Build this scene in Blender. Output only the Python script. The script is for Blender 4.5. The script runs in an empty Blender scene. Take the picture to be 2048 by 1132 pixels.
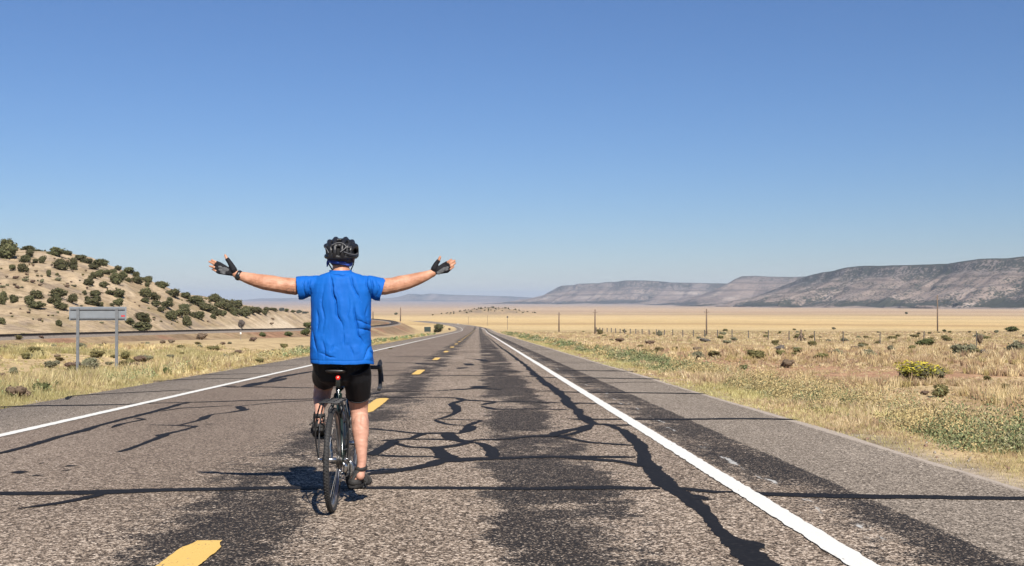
import bpy, bmesh, math, random
import numpy as np
from mathutils import Vector, Matrix, Euler, Quaternion
R = math.radians
random.seed(7)
rng = np.random.default_rng(11)
scene = bpy.context.scene
COL = scene.collection

# ------------------------------------------------------------------ camera
F = 2140.0                      # focal length in pixels of the 2048 px wide photograph
EYE = 1.21
YAW, PITCH = math.atan(66.5 / F), math.atan(34.0 / F)
cam_data = bpy.data.cameras.new('camera')
cam = bpy.data.objects.new('camera', cam_data)
COL.objects.link(cam)
cam.location = (0, 0, EYE)
cam.rotation_euler = (R(90) + PITCH, 0, -YAW)
cam_data.sensor_width = 36.0
cam_data.lens = 36.0 * F / 2048.0
cam_data.clip_start = 0.1
cam_data.clip_end = 60000.0
scene.camera = cam
CAM_M = Euler((R(90) + PITCH, 0, -YAW)).to_matrix()

# ------------------------------------------------------------------ world, sun, exposure
TO_SUN = Vector((0.53, -1.77, 1.68)).normalized()
SUN_EL = math.asin(TO_SUN.z)
SUN_AZ = math.atan2(TO_SUN.x, TO_SUN.y)
world = bpy.data.worlds.new('World')
scene.world = world
world.use_nodes = True
wn = world.node_tree
wn.nodes.clear()
sky = wn.nodes.new('ShaderNodeTexSky')
sky.sky_type = 'NISHITA'
sky.sun_disc = False
sky.sun_elevation = SUN_EL
sky.sun_rotation = SUN_AZ
sky.altitude = 1800.0
sky.air_density = 1.5
sky.dust_density = 0.0
sky.ozone_density = 10.0
bg = wn.nodes.new('ShaderNodeBackground')
bg.inputs['Strength'].default_value = 0.0505
wo = wn.nodes.new('ShaderNodeOutputWorld')
tint = wn.nodes.new('ShaderNodeMix')
tint.data_type = 'RGBA'
tint.blend_type = 'MULTIPLY'
tint.inputs[0].default_value = 1.0
tint.inputs[7].default_value = (0.98, 0.955, 1.06, 1)
wn.links.new(sky.outputs[0], tint.inputs[6])
wn.links.new(tint.outputs[2], bg.inputs[0])
wn.links.new(bg.outputs[0], wo.inputs[0])

sun_data = bpy.data.lights.new('sun', 'SUN')
sun_data.energy = 5.0
sun_data.angle = R(0.53)
sun_data.color = (1.0, 0.94, 0.85)
sun = bpy.data.objects.new('sun', sun_data)
sun.rotation_euler = TO_SUN.to_track_quat('Z', 'Y').to_euler()
sun.location = (20, -60, 80)
COL.objects.link(sun)

scene.view_settings.view_transform = 'Standard'
scene.view_settings.look = 'None'
scene.view_settings.gamma = 1.0
scene.view_settings.use_curve_mapping = False
scene.view_settings.exposure = 0.83
try:
    scene.cycles.use_denoising = True
    scene.cycles.max_bounces = 6
    scene.cycles.diffuse_bounces = 3
    scene.cycles.volume_bounces = 0
except Exception:
    pass

# ------------------------------------------------------------------ helpers: tags and objects
def tag(o, label=None, cat=None, group=None, kind=None):
    if label: o['label'] = label
    if cat: o['category'] = cat
    if group: o['group'] = group
    if kind: o['kind'] = kind
    return o

def empty(name, loc=(0, 0, 0), rot=(0, 0, 0)):
    o = bpy.data.objects.new(name, None)
    o.empty_display_size = 0.2
    o.location = loc
    o.rotation_euler = rot
    COL.objects.link(o)
    return o

def link(name, me, parent=None, mat=None, smooth=True):
    o = bpy.data.objects.new(name, me)
    COL.objects.link(o)
    if parent is not None: o.parent = parent
    if mat is not None:
        me.materials.clear()
        for m in (mat if isinstance(mat, (list, tuple)) else [mat]): me.materials.append(m)
    if smooth and len(me.polygons):
        me.polygons.foreach_set('use_smooth', [True] * len(me.polygons))
    return o

def from_bm(bm, name):
    me = bpy.data.meshes.new(name)
    bm.normal_update()
    bm.to_mesh(me)
    bm.free()
    return me

def bmobj(name, bm, mat, parent=None, smooth=True):
    return link(name, from_bm(bm, name), parent, mat, smooth)

def np_mesh(name, verts, faces, colors=None):
    """verts (n,3); faces list of (m,k) index arrays; colors (n,3) point colours."""
    me = bpy.data.meshes.new(name)
    verts = np.asarray(verts, np.float32)
    me.vertices.add(len(verts))
    me.vertices.foreach_set('co', verts.ravel())
    loops = np.concatenate([np.asarray(f, np.int32).ravel() for f in faces])
    tot = np.concatenate([np.full(len(f), np.asarray(f).shape[1], np.int32) for f in faces])
    start = np.concatenate([[0], np.cumsum(tot)[:-1]]).astype(np.int32)
    me.loops.add(len(loops))
    me.loops.foreach_set('vertex_index', loops)
    me.polygons.add(len(tot))
    me.polygons.foreach_set('loop_start', start)
    me.polygons.foreach_set('loop_total', tot)
    if colors is not None:
        a = me.attributes.new('tint', 'FLOAT_COLOR', 'POINT')
        c = np.ones((len(verts), 4), np.float32)
        c[:, :3] = colors
        a.data.foreach_set('color', c.ravel())
    me.update(calc_edges=True)
    me.validate()
    return me

# ------------------------------------------------------------------ helpers: shapes in a bmesh
def frame_for(d, up=Vector((0, 0, 1))):
    d = d.normalized()
    if abs(d.dot(up)) > 0.97: up = Vector((0, 1, 0))
    s = d.cross(up).normalized()
    return s, s.cross(d).normalized()

def tube(bm, pts, rad, seg=12, up=Vector((0, 0, 1)), caps='round', closed=False):
    """rad: a number, or per point a number or (side, up) pair"""
    pts = [Vector(p) for p in pts]
    n = len(pts)
    if not isinstance(rad, (list, tuple)): rad = [rad] * n
    rr = [(r, r) if not isinstance(r, (list, tuple)) else r for r in rad]
    rings = []
    def ring(c, s, u, a, b):
        return [bm.verts.new(c + s * (math.cos(2 * math.pi * k / seg) * a) + u * (math.sin(2 * math.pi * k / seg) * b)) for k in range(seg)]
    for i in range(n):
        if closed: d = pts[(i + 1) % n] - pts[i - 1]
        else: d = pts[min(i + 1, n - 1)] - pts[max(i - 1, 0)]
        if i == 0: s, u = frame_for(d, up)
        else:                                   # carry the frame along so the rings never twist
            dn0 = d.normalized()
            u = (u - dn0 * u.dot(dn0)).normalized()
            s = dn0.cross(u).normalized()
        if caps == 'round' and not closed and i == 0:
            dn = d.normalized()
            for k in (0.92, 0.6):
                q = math.sqrt(1 - k * k)
                rings.append(ring(pts[0] - dn * min(rr[0]) * k, s, u, rr[0][0] * q, rr[0][1] * q))
        rings.append(ring(pts[i], s, u, *rr[i]))
        if caps == 'round' and not closed and i == n - 1:
            dn = d.normalized()
            for k in (0.6, 0.92):
                q = math.sqrt(1 - k * k)
                rings.append(ring(pts[-1] + dn * min(rr[-1]) * k, s, u, rr[-1][0] * q, rr[-1][1] * q))
    m = len(rings)
    for i in range(m if closed else m - 1):
        a, b = rings[i], rings[(i + 1) % m]
        for k in range(seg):
            bm.faces.new((a[k], a[(k + 1) % seg], b[(k + 1) % seg], b[k]))
    if not closed and caps:
        bm.faces.new(list(reversed(rings[0])))
        bm.faces.new(rings[-1])

def ellipsoid(bm, c, r, rot=None, sub=3):
    M = Matrix.Translation(Vector(c)) @ (rot.to_4x4() if rot else Matrix.Identity(4)) @ Matrix.Diagonal((*r, 1))
    bmesh.ops.create_icosphere(bm, subdivisions=sub, radius=1.0, matrix=M)

def box(bm, c, size, rot=None, bevel=0.0):
    M = Matrix.Translation(Vector(c)) @ (rot.to_4x4() if rot else Matrix.Identity(4)) @ Matrix.Diagonal((*size, 1))
    r = bmesh.ops.create_cube(bm, size=1.0, matrix=M)
    if bevel > 0:
        es = list({e for v in r['verts'] for e in v.link_edges})
        bmesh.ops.bevel(bm, geom=es, offset=bevel, segments=2, affect='EDGES', profile=0.5)

def cyl(bm, a, b, r, seg=14, r2=None):
    tube(bm, [a, b], [r, r if r2 is None else r2], seg, caps='flat')

def loft(bm, rings, cap=True):
    vs = [[bm.verts.new(p) for p in r] for r in rings]
    n = len(vs[0])
    for a, b in zip(vs[:-1], vs[1:]):
        for k in range(n):
            bm.faces.new((a[k], a[(k + 1) % n], b[(k + 1) % n], b[k]))
    if cap:
        bm.faces.new(list(reversed(vs[0])))
        bm.faces.new(vs[-1])

def remeshed(bm, voxel, smooth=4, name='tmp'):
    """union of the closed shells in bm as one even surface"""
    me = from_bm(bm, name)
    o = bpy.data.objects.new(name, me)
    COL.objects.link(o)
    m = o.modifiers.new('r', 'REMESH')
    m.mode = 'VOXEL'
    m.voxel_size = voxel
    if smooth:
        s = o.modifiers.new('s', 'SMOOTH')
        s.factor = 0.5
        s.iterations = smooth
    dg = bpy.context.evaluated_depsgraph_get()
    out = bpy.data.meshes.new_from_object(o.evaluated_get(dg), depsgraph=dg)
    bpy.data.objects.remove(o)
    bpy.data.meshes.remove(me)
    out.name = name
    return out

def get_co(me):
    a = np.empty(len(me.vertices) * 3, np.float32)
    me.vertices.foreach_get('co', a)
    return a.reshape(-1, 3)

def get_no(me):
    a = np.empty(len(me.vertices) * 3, np.float32)
    me.vertex_normals.foreach_get('vector', a)
    return a.reshape(-1, 3)

def set_co(me, a):
    me.vertices.foreach_set('co', np.asarray(a, np.float32).ravel())
    me.update()

# ------------------------------------------------------------------ helpers: noise
def _hash(ix, iy, seed):
    h = (ix.astype(np.int64) * 374761393 + iy.astype(np.int64) * 668265263 + seed * 1442695041) & 0x7fffffff
    h = ((h ^ (h >> 13)) * 1274126177) & 0x7fffffff
    h = h ^ (h >> 16)
    return (h & 0xffff) / 65535.0

def vnoise(x, y, seed=0):
    x = np.asarray(x, float); y = np.asarray(y, float)
    ix, iy = np.floor(x), np.floor(y)
    fx, fy = x - ix, y - iy
    fx = fx * fx * (3 - 2 * fx); fy = fy * fy * (3 - 2 * fy)
    a = _hash(ix, iy, seed); b = _hash(ix + 1, iy, seed)
    c = _hash(ix, iy + 1, seed); d = _hash(ix + 1, iy + 1, seed)
    return (a + (b - a) * fx) * (1 - fy) + (c + (d - c) * fx) * fy

def fbm(x, y, seed=0, octaves=4, gain=0.5):
    s, a, t = 0, 1.0, 0
    for k in range(octaves):
        s = s + a * vnoise(np.asarray(x) * 2 ** k + 13.7 * k, np.asarray(y) * 2 ** k - 7.3 * k, seed + k)
        t += a; a *= gain
    return s / t

def sstep(a, b, x):
    t = np.clip((np.asarray(x, float) - a) / (b - a), 0, 1)
    return t * t * (3 - 2 * t)

def catmull(P, n):
    P = np.asarray(P, float)
    P = np.vstack([2 * P[0] - P[1], P, 2 * P[-1] - P[-2]])
    out = []
    for i in range(1, len(P) - 2):
        t = np.linspace(0, 1, n, endpoint=False)[:, None]
        p0, p1, p2, p3 = P[i - 1], P[i], P[i + 1], P[i + 2]
        out.append(0.5 * (2 * p1 + (p2 - p0) * t + (2 * p0 - 5 * p1 + 4 * p2 - p3) * t ** 2 + (3 * p1 - p0 - 3 * p2 + p3) * t ** 3))
    out.append(P[-2][None])
    return np.vstack(out)

# ------------------------------------------------------------------ helpers: photograph pixel -> place
def ray(u, v):
    return CAM_M @ Vector(((u - 1024) / F, (566 - v) / F, -1.0))

def at(u, v, Y):
    d = ray(u, v)
    return Vector((0, 0, EYE)) + d * (Y / d.y)

# ------------------------------------------------------------------ materials
ALB = 0.80      # all surface colours below were read off at a darker exposure; this brings them to true reflectance
class NT:
    def __init__(self, name):
        self.m = bpy.data.materials.new(name)
        self.m.use_nodes = True
        self.t = self.m.node_tree
        self.b = self.t.nodes['Principled BSDF']
    def n(self, typ, **kw):
        nd = self.t.nodes.new(typ)
        for k, v in kw.items(): setattr(nd, k, v)
        return nd
    def put(self, sock, v):
        if isinstance(v, bpy.types.NodeSocket): self.t.links.new(v, sock)
        elif v is not None: sock.default_value = v
    def math(self, op, a, b=None, c=None, clamp=False):
        nd = self.n('ShaderNodeMath', operation=op, use_clamp=clamp)
        for s, v in zip(nd.inputs, (a, b, c)): self.put(s, v)
        return nd.outputs[0]
    def sstep(self, lo, hi, x):
        nd = self.n('ShaderNodeMapRange', interpolation_type='SMOOTHSTEP')
        self.put(nd.inputs[0], x); self.put(nd.inputs[1], lo); self.put(nd.inputs[2], hi)
        return nd.outputs[0]
    def pos(self): return self.n('ShaderNodeNewGeometry').outputs['Position']
    def obj(self): return self.n('ShaderNodeTexCoord').outputs['Object']
    def scale(self, vec, s):
        nd = self.n('ShaderNodeMapping')
        self.put(nd.inputs[0], vec); nd.inputs['Scale'].default_value = s
        return nd.outputs[0]
    def noise(self, vec, sc, det=3.0, rough=0.55, dist=0.0):
        nd = self.n('ShaderNodeTexNoise')
        self.put(nd.inputs['Vector'], vec)
        nd.inputs['Scale'].default_value = sc
        nd.inputs['Detail'].default_value = det
        nd.inputs['Roughness'].default_value = rough
        nd.inputs['Distortion'].default_value = dist
        return nd.outputs['Fac']
    def voro(self, vec, sc, feature='F1'):
        nd = self.n('ShaderNodeTexVoronoi', feature=feature)
        self.put(nd.inputs['Vector'], vec)
        nd.inputs['Scale'].default_value = sc
        return nd
    def ramp(self, fac, stops, interp='LINEAR'):
        nd = self.n('ShaderNodeValToRGB')
        nd.color_ramp.interpolation = interp
        e = nd.color_ramp.elements
        while len(e) < len(stops): e.new(0.5)
        for el, (p, c) in zip(e, stops):
            el.position = p
            el.color = (*c, 1) if len(c) == 3 else c
        self.put(nd.inputs[0], fac)
        return nd.outputs[0]
    def mix(self, fac, a, b, mode='MIX'):
        nd = self.n('ShaderNodeMix', data_type='RGBA', blend_type=mode)
        self.put(nd.inputs[0], fac)
        for s, v in ((nd.inputs[6], a), (nd.inputs[7], b)):
            self.put(s, (*v, 1) if isinstance(v, tuple) and len(v) == 3 else v)
        return nd.outputs[2]
    def attr(self, name): return self.n('ShaderNodeAttribute', attribute_name=name).outputs['Color']
    def sep(self, vec):
        nd = self.n('ShaderNodeSeparateXYZ'); self.put(nd.inputs[0], vec)
        return nd.outputs
    def bump(self, h, strength=0.4, dist=0.01):
        nd = self.n('ShaderNodeBump')
        nd.inputs['Strength'].default_value = strength
        nd.inputs['Distance'].default_value = dist
        self.put(nd.inputs['Height'], h)
        self.t.links.new(nd.outputs[0], self.b.inputs['Normal'])
    def done(self, color=None, rough=0.8, metal=0.0, spec=None, **kw):
        if isinstance(color, bpy.types.NodeSocket): color = self.mix(1.0, color, (ALB, ALB, ALB), 'MULTIPLY')
        elif color is not None: color = tuple(c * ALB for c in color[:3])
        if color is not None: self.put(self.b.inputs['Base Color'], (*color, 1) if isinstance(color, tuple) else color)
        self.put(self.b.inputs['Roughness'], rough)
        self.put(self.b.inputs['Metallic'], metal)
        if spec is not None: self.b.inputs['Specular IOR Level'].default_value = spec
        for k, v in kw.items(): self.put(self.b.inputs[k.replace('_', ' ')], v)
        return self.m

def simple(name, col, rough=0.6, metal=0.0, var=0.15, sc=30.0, bump=0.0, spec=None):
    m = NT(name)
    f = m.noise(m.obj(), sc, 4)
    a = tuple(c * (1 - var) for c in col); b = tuple(min(1, c * (1 + var)) for c in col)
    c = m.ramp(f, [(0.3, a), (0.7, b)])
    if bump: m.bump(f, bump, 0.003)
    return m.done(c, rough, metal, spec)
# ------------------------------------------------------------------ terrain heights
_ys = np.array([-3000, -300, -60, 0, 200, 260, 330, 450, 650, 900, 1500, 3000, 6000, 9000, 12000, 16000, 24000, 45000.])
_zs = np.array([2.0, 2.0, 1.5, 0, -5.1, -6.6, -8.2, -10.1, -12.4, -14.8, -18.6, -25.5, -32, -31, -27, -18, 0, 20.])
_k = np.arcsinh(np.linspace(-3000, 45000, 4) / 60)
_g = np.linspace(math.asinh(-3000 / 60), math.asinh(45000 / 60), 4000)
_raw = np.interp(60 * np.sinh(_g), _ys, _zs)
_raw = np.where((60 * np.sinh(_g) > -5) & (60 * np.sinh(_g) < 230), -0.0255 * 60 * np.sinh(_g), _raw)
_ker = np.exp(-np.linspace(-2, 2, 81) ** 2); _ker /= _ker.sum()
_sm = np.convolve(np.pad(_raw, 40, mode='edge'), _ker, mode='valid')
_wt = sstep(150, 330, 60 * np.sinh(_g)) + (1 - sstep(-40, -2, 60 * np.sinh(_g)))
_prof = np.where((60 * np.sinh(_g) > -2) & (60 * np.sinh(_g) < 150), -0.0255 * 60 * np.sinh(_g), _raw * (1 - np.clip(_wt, 0, 1)) + _sm * np.clip(_wt, 0, 1))

def prof(y): return np.interp(np.arcsinh(np.asarray(y, float) / 60), _g, _prof)

# the highway's centre line bends left far down the valley
XC0 = -1.62
_road_pts = catmull([(XC0, -60), (XC0, 100), (XC0, 250), (XC0, 350), (-5.0, 450), (-13, 540), (-28, 650), (-68, 900), (-140, 1150), (-260, 1400), (-420, 1600)], 24)
def road_x(y): return np.interp(y, _road_pts[:, 1], _road_pts[:, 0])
ROAD_L, ROAD_R = 5.5, 5.72         # pavement edges either side of the centre line

# the railway: rail-top points as pixel and distance
_rw = [(-420, 684, 66), (-200, 676, 78), (0, 669, 92), (200, 664, 112), (400, 659.5, 140), (620, 655.5, 185), (745, 651.5, 255), (779, 648, 318), (790, 645, 372), (781, 641, 425), (745, 637.5, 480), (690, 634.5, 540)]
RAIL = catmull([tuple(at(*p)) for p in _rw], 14)

def rail_near(x, y):
    x = np.asarray(x, float).ravel(); y = np.asarray(y, float).ravel()
    d = np.full(x.shape, 1e6); z = np.zeros(x.shape)
    m = np.where((np.abs(x) < 170) & (y > 40) & (y < 640))[0]
    A, B = RAIL[:-1, :2], RAIL[1:, :2]
    AB = B - A; L2 = (AB ** 2).sum(1)
    for c in np.array_split(m, max(1, len(m) // 20000)):
        if not len(c): continue
        P = np.stack([x[c], y[c]], 1)[:, None]
        t = np.clip(((P - A) * AB).sum(2) / L2, 0, 1)
        q = A + AB * t[..., None]
        dd = np.hypot(P[..., 0] - q[..., 0], P[..., 1] - q[..., 1])
        k = dd.argmin(1)
        i = np.arange(len(c))
        d[c] = dd[i, k]
        z[c] = RAIL[k, 2] + (RAIL[k + 1, 2] - RAIL[k, 2]) * t[i, k]
    return d, z

HU = np.array([-1500, -700, -300, 0, 60, 120, 200, 260, 330, 380, 430, 480, 540, 620, 690, 740.])
HF = np.array([112, 112, 114, 118, 122, 127, 136, 146, 166, 185, 205, 230, 270, 335, 400, 450.])
HR = np.array([330, 320, 300, 262, 258, 255, 252, 252, 258, 268, 280, 295, 325, 400, 480, 520.])
HP = np.array([420, 438, 462, 487, 493, 502, 523, 545, 569, 584, 597, 609, 620.5, 629, 641, 655.])

def terrain(x, y):
    """ground height; works on arrays"""
    shp = np.shape(x)
    x = np.asarray(x, float).ravel(); y = np.asarray(y, float).ravel()
    base = prof(y)
    q = x - road_x(np.clip(y, -60, 1600))
    near = 1 - sstep(500, 1500, np.abs(y))
    # verges
    r = q - ROAD_R
    l = -q - ROAD_L
    fld = 0.16 * (fbm(x / 9, y / 9, 3) - 0.5) + 0.5 * (fbm(x / 38, y / 38, 5) - 0.5) * sstep(6, 30, np.maximum(r, l))
    off = np.where(r > 0, -0.02 - 0.42 * sstep(0.2, 6.5, r) + fld * sstep(0.3, 4, r), 0.0)
    off = np.where(l > 0, -0.02 - 0.72 * sstep(0.2, 8.0, l) + 0.55 * sstep(9, 17, l) + 0.02 * sstep(14, 30, l) + fld * sstep(0.3, 4, l), off)
    off = np.where((r <= 0) & (l <= 0), -0.05, off)
    off = np.where(y < -60, 0.0, off) * near
    z = base + off
    # broad swells of the plain
    z = z + sstep(300, 1500, y) * 2.0 * (fbm(x / 900, y / 500, 21, 3) - 0.5)
    z = z + 9.5 * np.exp(-((x - 17) / 46) ** 2 - ((y - 1300) / 110) ** 2)
    # the hill to the left
    yy = np.maximum(y, 25.0)
    u = 957.5 + F * x / yy
    Df = np.interp(u, HU, HF); Dr = np.interp(u, HU, HR)
    zr = EYE + (600 - np.interp(u, HU, HP)) / F * Dr
    t = (yy - Df) / (Dr - Df)
    tc = np.clip(t, 0, 1)
    S = np.where(t < 1, 0.8 * tc + 0.2 * sstep(0, 1, tc), 1 - 0.25 * (t - 1))
    S = np.where(t > 1, np.maximum(0, 1 - 0.32 * (t - 1) ** 1.2), S)
    wgt = sstep(60, 110, y) * (1 - sstep(700, 748, u))
    h = np.maximum(0, zr - prof(Dr)) * S * wgt
    rough = (fbm(x / 13, y / 16, 31, 5) - 0.5) * 3.0 + (fbm(x / 3.5, y / 3.5, 35, 3) - 0.5) * 0.8
    z = z + h + np.where(t > 0, rough * sstep(0, 0.25, tc) * wgt * np.clip(h / 5, 0, 1), 0)
    # railway bank
    d, zt = rail_near(x, y)
    zb = zt - 0.42
    bank = zb - np.maximum(0, d - 2.6) / 2.3
    cut = zb + np.maximum(0, d - 4.0) / 1.8
    z = np.where(d < 14, np.minimum(np.maximum(z, bank), cut), z)
    return z.reshape(shp)

def ground_z(x, y): return float(terrain(np.array([x]), np.array([y]))[0])

_RD = np.exp(np.linspace(math.log(5), math.log(2600), 1500))
def hit(u, v, far=None):
    """where the line of sight through a photograph pixel meets the ground"""
    d = ray(u, v)
    Y = _RD
    x = d.x / d.y * Y; z = EYE + d.z / d.y * Y
    g = terrain(x, Y)
    k = np.where(z < g)[0]
    if not len(k):
        Y0 = far or 250.0
        return Vector((d.x / d.y * Y0, Y0, ground_z(d.x / d.y * Y0, Y0)))
    k = k[0]
    if k == 0: Y0 = Y[0]
    else:
        a = z[k - 1] - g[k - 1]; b = g[k] - z[k]
        Y0 = Y[k - 1] + (Y[k] - Y[k - 1]) * a / (a + b + 1e-9)
    return Vector((d.x / d.y * Y0, Y0, ground_z(d.x / d.y * Y0, Y0)))

# ------------------------------------------------------------------ the ground sheet
SAND = np.array([0.47, 0.370, 0.255]); STRAW = np.array([0.52, 0.40, 0.235]); GOLD = np.array([0.66, 0.46, 0.235])
TAN = np.array([0.50, 0.365, 0.25]); RED = np.array([0.40, 0.235, 0.15]); GRAVEL = np.array([0.37, 0.31, 0.245])
BROWN = np.array([0.235, 0.165, 0.11]); OLIVE = np.array([0.27, 0.225, 0.105]); PALE = np.array([0.46, 0.365, 0.27])
_sandroad = catmull([tuple(at(*p)) for p in [(150, 655, 122), (260, 652.5, 140), (400, 645, 175), (470, 639, 215), (540, 633.5, 262), (585, 631, 320)]], 10)

def blend(c, k, w): return c * (1 - w[:, None]) + k * w[:, None]

def ground_tint(x, y):
    q = x - road_x(np.clip(y, -60, 1600))
    r, l = q - ROAD_R, -q - ROAD_L
    D = np.hypot(x, y)
    n1 = fbm(x / 11, y / 7, 41, 4); n2 = fbm(x / 45, y / 16, 44, 3)
    c = np.tile(STRAW, (len(x), 1))
    c = blend(c, RED, sstep(0.48, 0.62, n1) * 0.85 * (r > 0) * (1 - sstep(70, 160, D)))
    c = blend(c, RED, 0.8 * np.exp(-((r - 12) / 6) ** 2) * (y < 60) * sstep(0.35, 0.6, fbm(x / 4, y / 3, 47)))
    c = blend(c, OLIVE * 1.12, sstep(0.42, 0.58, fbm(x / 16, y / 13, 46, 4)) * 0.85 * sstep(85, 130, D) * (1 - sstep(300, 460, D)) * (r > 12))
    # hillside
    u = 957.5 + F * x / np.maximum(y, 25)
    t = (y - np.interp(u, HU, HF)) / (np.interp(u, HU, HR) - np.interp(u, HU, HF))
    hill = sstep(-0.05, 0.08, t) * sstep(60, 100, y) * (1 - sstep(640, 730, u)) * (1 - sstep(1.4, 1.9, t))
    hc = np.tile(SAND, (len(x), 1))
    hc = blend(hc, np.array([0.34, 0.26, 0.165]), sstep(0.46, 0.66, fbm(x / 7, y / 10, 51)) * 0.7)
    hc = blend(hc, np.array([0.27, 0.215, 0.125]), sstep(0.55, 0.68, fbm(x / 3, y / 5, 57, 3)) * 0.6)
    hc = blend(hc, np.array([0.30, 0.24, 0.185]), sstep(0.56, 0.66, fbm(x / 2.2, y / 2.8, 59, 3)) * 0.75)
    hc = blend(hc, np.array([0.58, 0.47, 0.35]), sstep(0.55, 0.7, fbm(x / 4, y / 5, 53)) * 0.6 * sstep(0.3, 0.7, t))
    c = c * (1 - hill[:, None]) + hc * hill[:, None]
    # far plain in long bands, the distance haze put into their colours
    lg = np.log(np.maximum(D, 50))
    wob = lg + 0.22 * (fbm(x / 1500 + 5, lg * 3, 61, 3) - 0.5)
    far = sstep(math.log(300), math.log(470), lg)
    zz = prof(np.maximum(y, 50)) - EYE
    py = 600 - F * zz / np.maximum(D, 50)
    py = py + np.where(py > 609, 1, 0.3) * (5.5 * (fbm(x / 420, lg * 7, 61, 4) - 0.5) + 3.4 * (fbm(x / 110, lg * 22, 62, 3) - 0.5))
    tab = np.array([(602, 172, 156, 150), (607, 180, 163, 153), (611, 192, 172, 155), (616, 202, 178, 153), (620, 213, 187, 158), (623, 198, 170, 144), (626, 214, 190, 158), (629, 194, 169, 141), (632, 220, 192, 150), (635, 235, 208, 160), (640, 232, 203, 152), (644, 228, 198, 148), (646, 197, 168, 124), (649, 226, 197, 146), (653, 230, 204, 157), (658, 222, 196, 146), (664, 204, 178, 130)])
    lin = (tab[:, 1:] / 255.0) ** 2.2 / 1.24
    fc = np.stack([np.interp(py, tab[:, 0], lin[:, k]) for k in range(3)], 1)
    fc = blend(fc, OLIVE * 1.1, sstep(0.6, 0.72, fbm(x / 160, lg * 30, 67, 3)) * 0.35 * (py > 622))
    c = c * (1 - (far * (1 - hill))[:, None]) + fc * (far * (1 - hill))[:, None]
    kn = np.exp(-((x - 17) / 50) ** 2 - ((y - 1290) / 120) ** 2)
    c = blend(c, np.array([0.25, 0.205, 0.17]), np.clip(kn * 1.4, 0, 0.85) * (0.55 + 0.45 * sstep(0.4, 0.6, fbm(x / 9, y / 22, 77, 3))))
    # railway bank, sandy track at the hill foot, gravel beside the pavement
    d, zt = rail_near(x, y)
    c = blend(c, BROWN, (1 - sstep(4.5, 9, d)) * sstep(1.5, 2.6, d) * (0.65 + 0.35 * (n1 > 0.45)) * 0.9)
    c = blend(c, np.array([0.30, 0.16, 0.11]), (1 - sstep(4, 9, d)) * sstep(0.5, 0.6, fbm(x / 8, y / 8, 71)) * 0.7)
    for p in _sandroad[::2]:
        c = blend(c, np.array([0.66, 0.56, 0.43]), 0.9 * (1 - sstep(2.5, 7.0, np.hypot(x - p[0], (y - p[1]) * 0.6))))
    e = np.where(r > 0, r, l)
    c = blend(c, GRAVEL, (1 - sstep(0.05, 0.6, e + 0.5 * (fbm(x / 1.5, y / 1.5, 73) - 0.5))) * (y < 900) * (e > -1))
    return c

def build_ground():
    az = np.concatenate([np.linspace(-180, -40, 36)[:-1], np.linspace(-40, -27, 30)[:-1], np.linspace(-27, 30, 560)[:-1], np.linspace(30, 45, 30)[:-1], np.linspace(45, 180, 36)[:-1]])
    rr = np.concatenate([np.exp(np.linspace(math.log(1.2), math.log(9), 26))[:-1], np.exp(np.linspace(math.log(9), math.log(600), 330))[:-1], np.exp(np.linspace(math.log(600), math.log(26000), 170))])
    A, D = np.meshgrid(np.radians(az), rr)
    x = (np.sin(A) * D).ravel(); y = (np.cos(A) * D).ravel()
    x = np.append(x, 0); y = np.append(y, 0)
    z = terrain(x, y)
    na, nr = len(az), len(rr)
    i = np.arange(nr - 1)[:, None] * na; j = np.arange(na)[None]
    j2 = (j + 1) % na
    quads = np.stack([(i + j2), (i + j), (i + na + j), (i + na + j2)], -1).reshape(-1, 4)
    c0 = nr * na
    tris = np.stack([np.full(na, c0), np.arange(na), (np.arange(na) + 1) % na], 1)[:, [0, 2, 1]]
    me = np_mesh('ground', np.stack([x, y, z], 1), [quads, tris], ground_tint(x, y))
    m = NT('dry ground')
    p = m.pos()
    col = m.attr('tint')
    n_f = m.noise(p, 9.0, 5, 0.7)
    n_m = m.noise(p, 0.9, 5, 0.65)
    n_s = m.noise(m.scale(p, (0.05, 0.16, 0.1)), 1.0, 5, 0.7)
    col = m.mix(1.0, col, m.ramp(n_f, [(0.25, (0.45, 0.42, 0.39)), (0.48, (0.98, 0.97, 0.96)), (0.78, (1.38, 1.36, 1.3))]), 'MULTIPLY')
    col = m.mix(1.0, col, m.ramp(n_m, [(0.32, (0.60, 0.57, 0.52)), (0.52, (1, 1, 1)), (0.72, (1.18, 1.16, 1.1))]), 'MULTIPLY')
    col = m.mix(1.0, col, m.ramp(n_s, [(0.3, (0.80, 0.78, 0.74)), (0.6, (1.07, 1.06, 1.03))]), 'MULTIPLY')
    m.bump(n_f, 0.5, 0.05)
    g = link('ground', me, None, m.done(col, 0.95, spec=0.1))
    tag(g, kind='structure')

build_ground()

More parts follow.
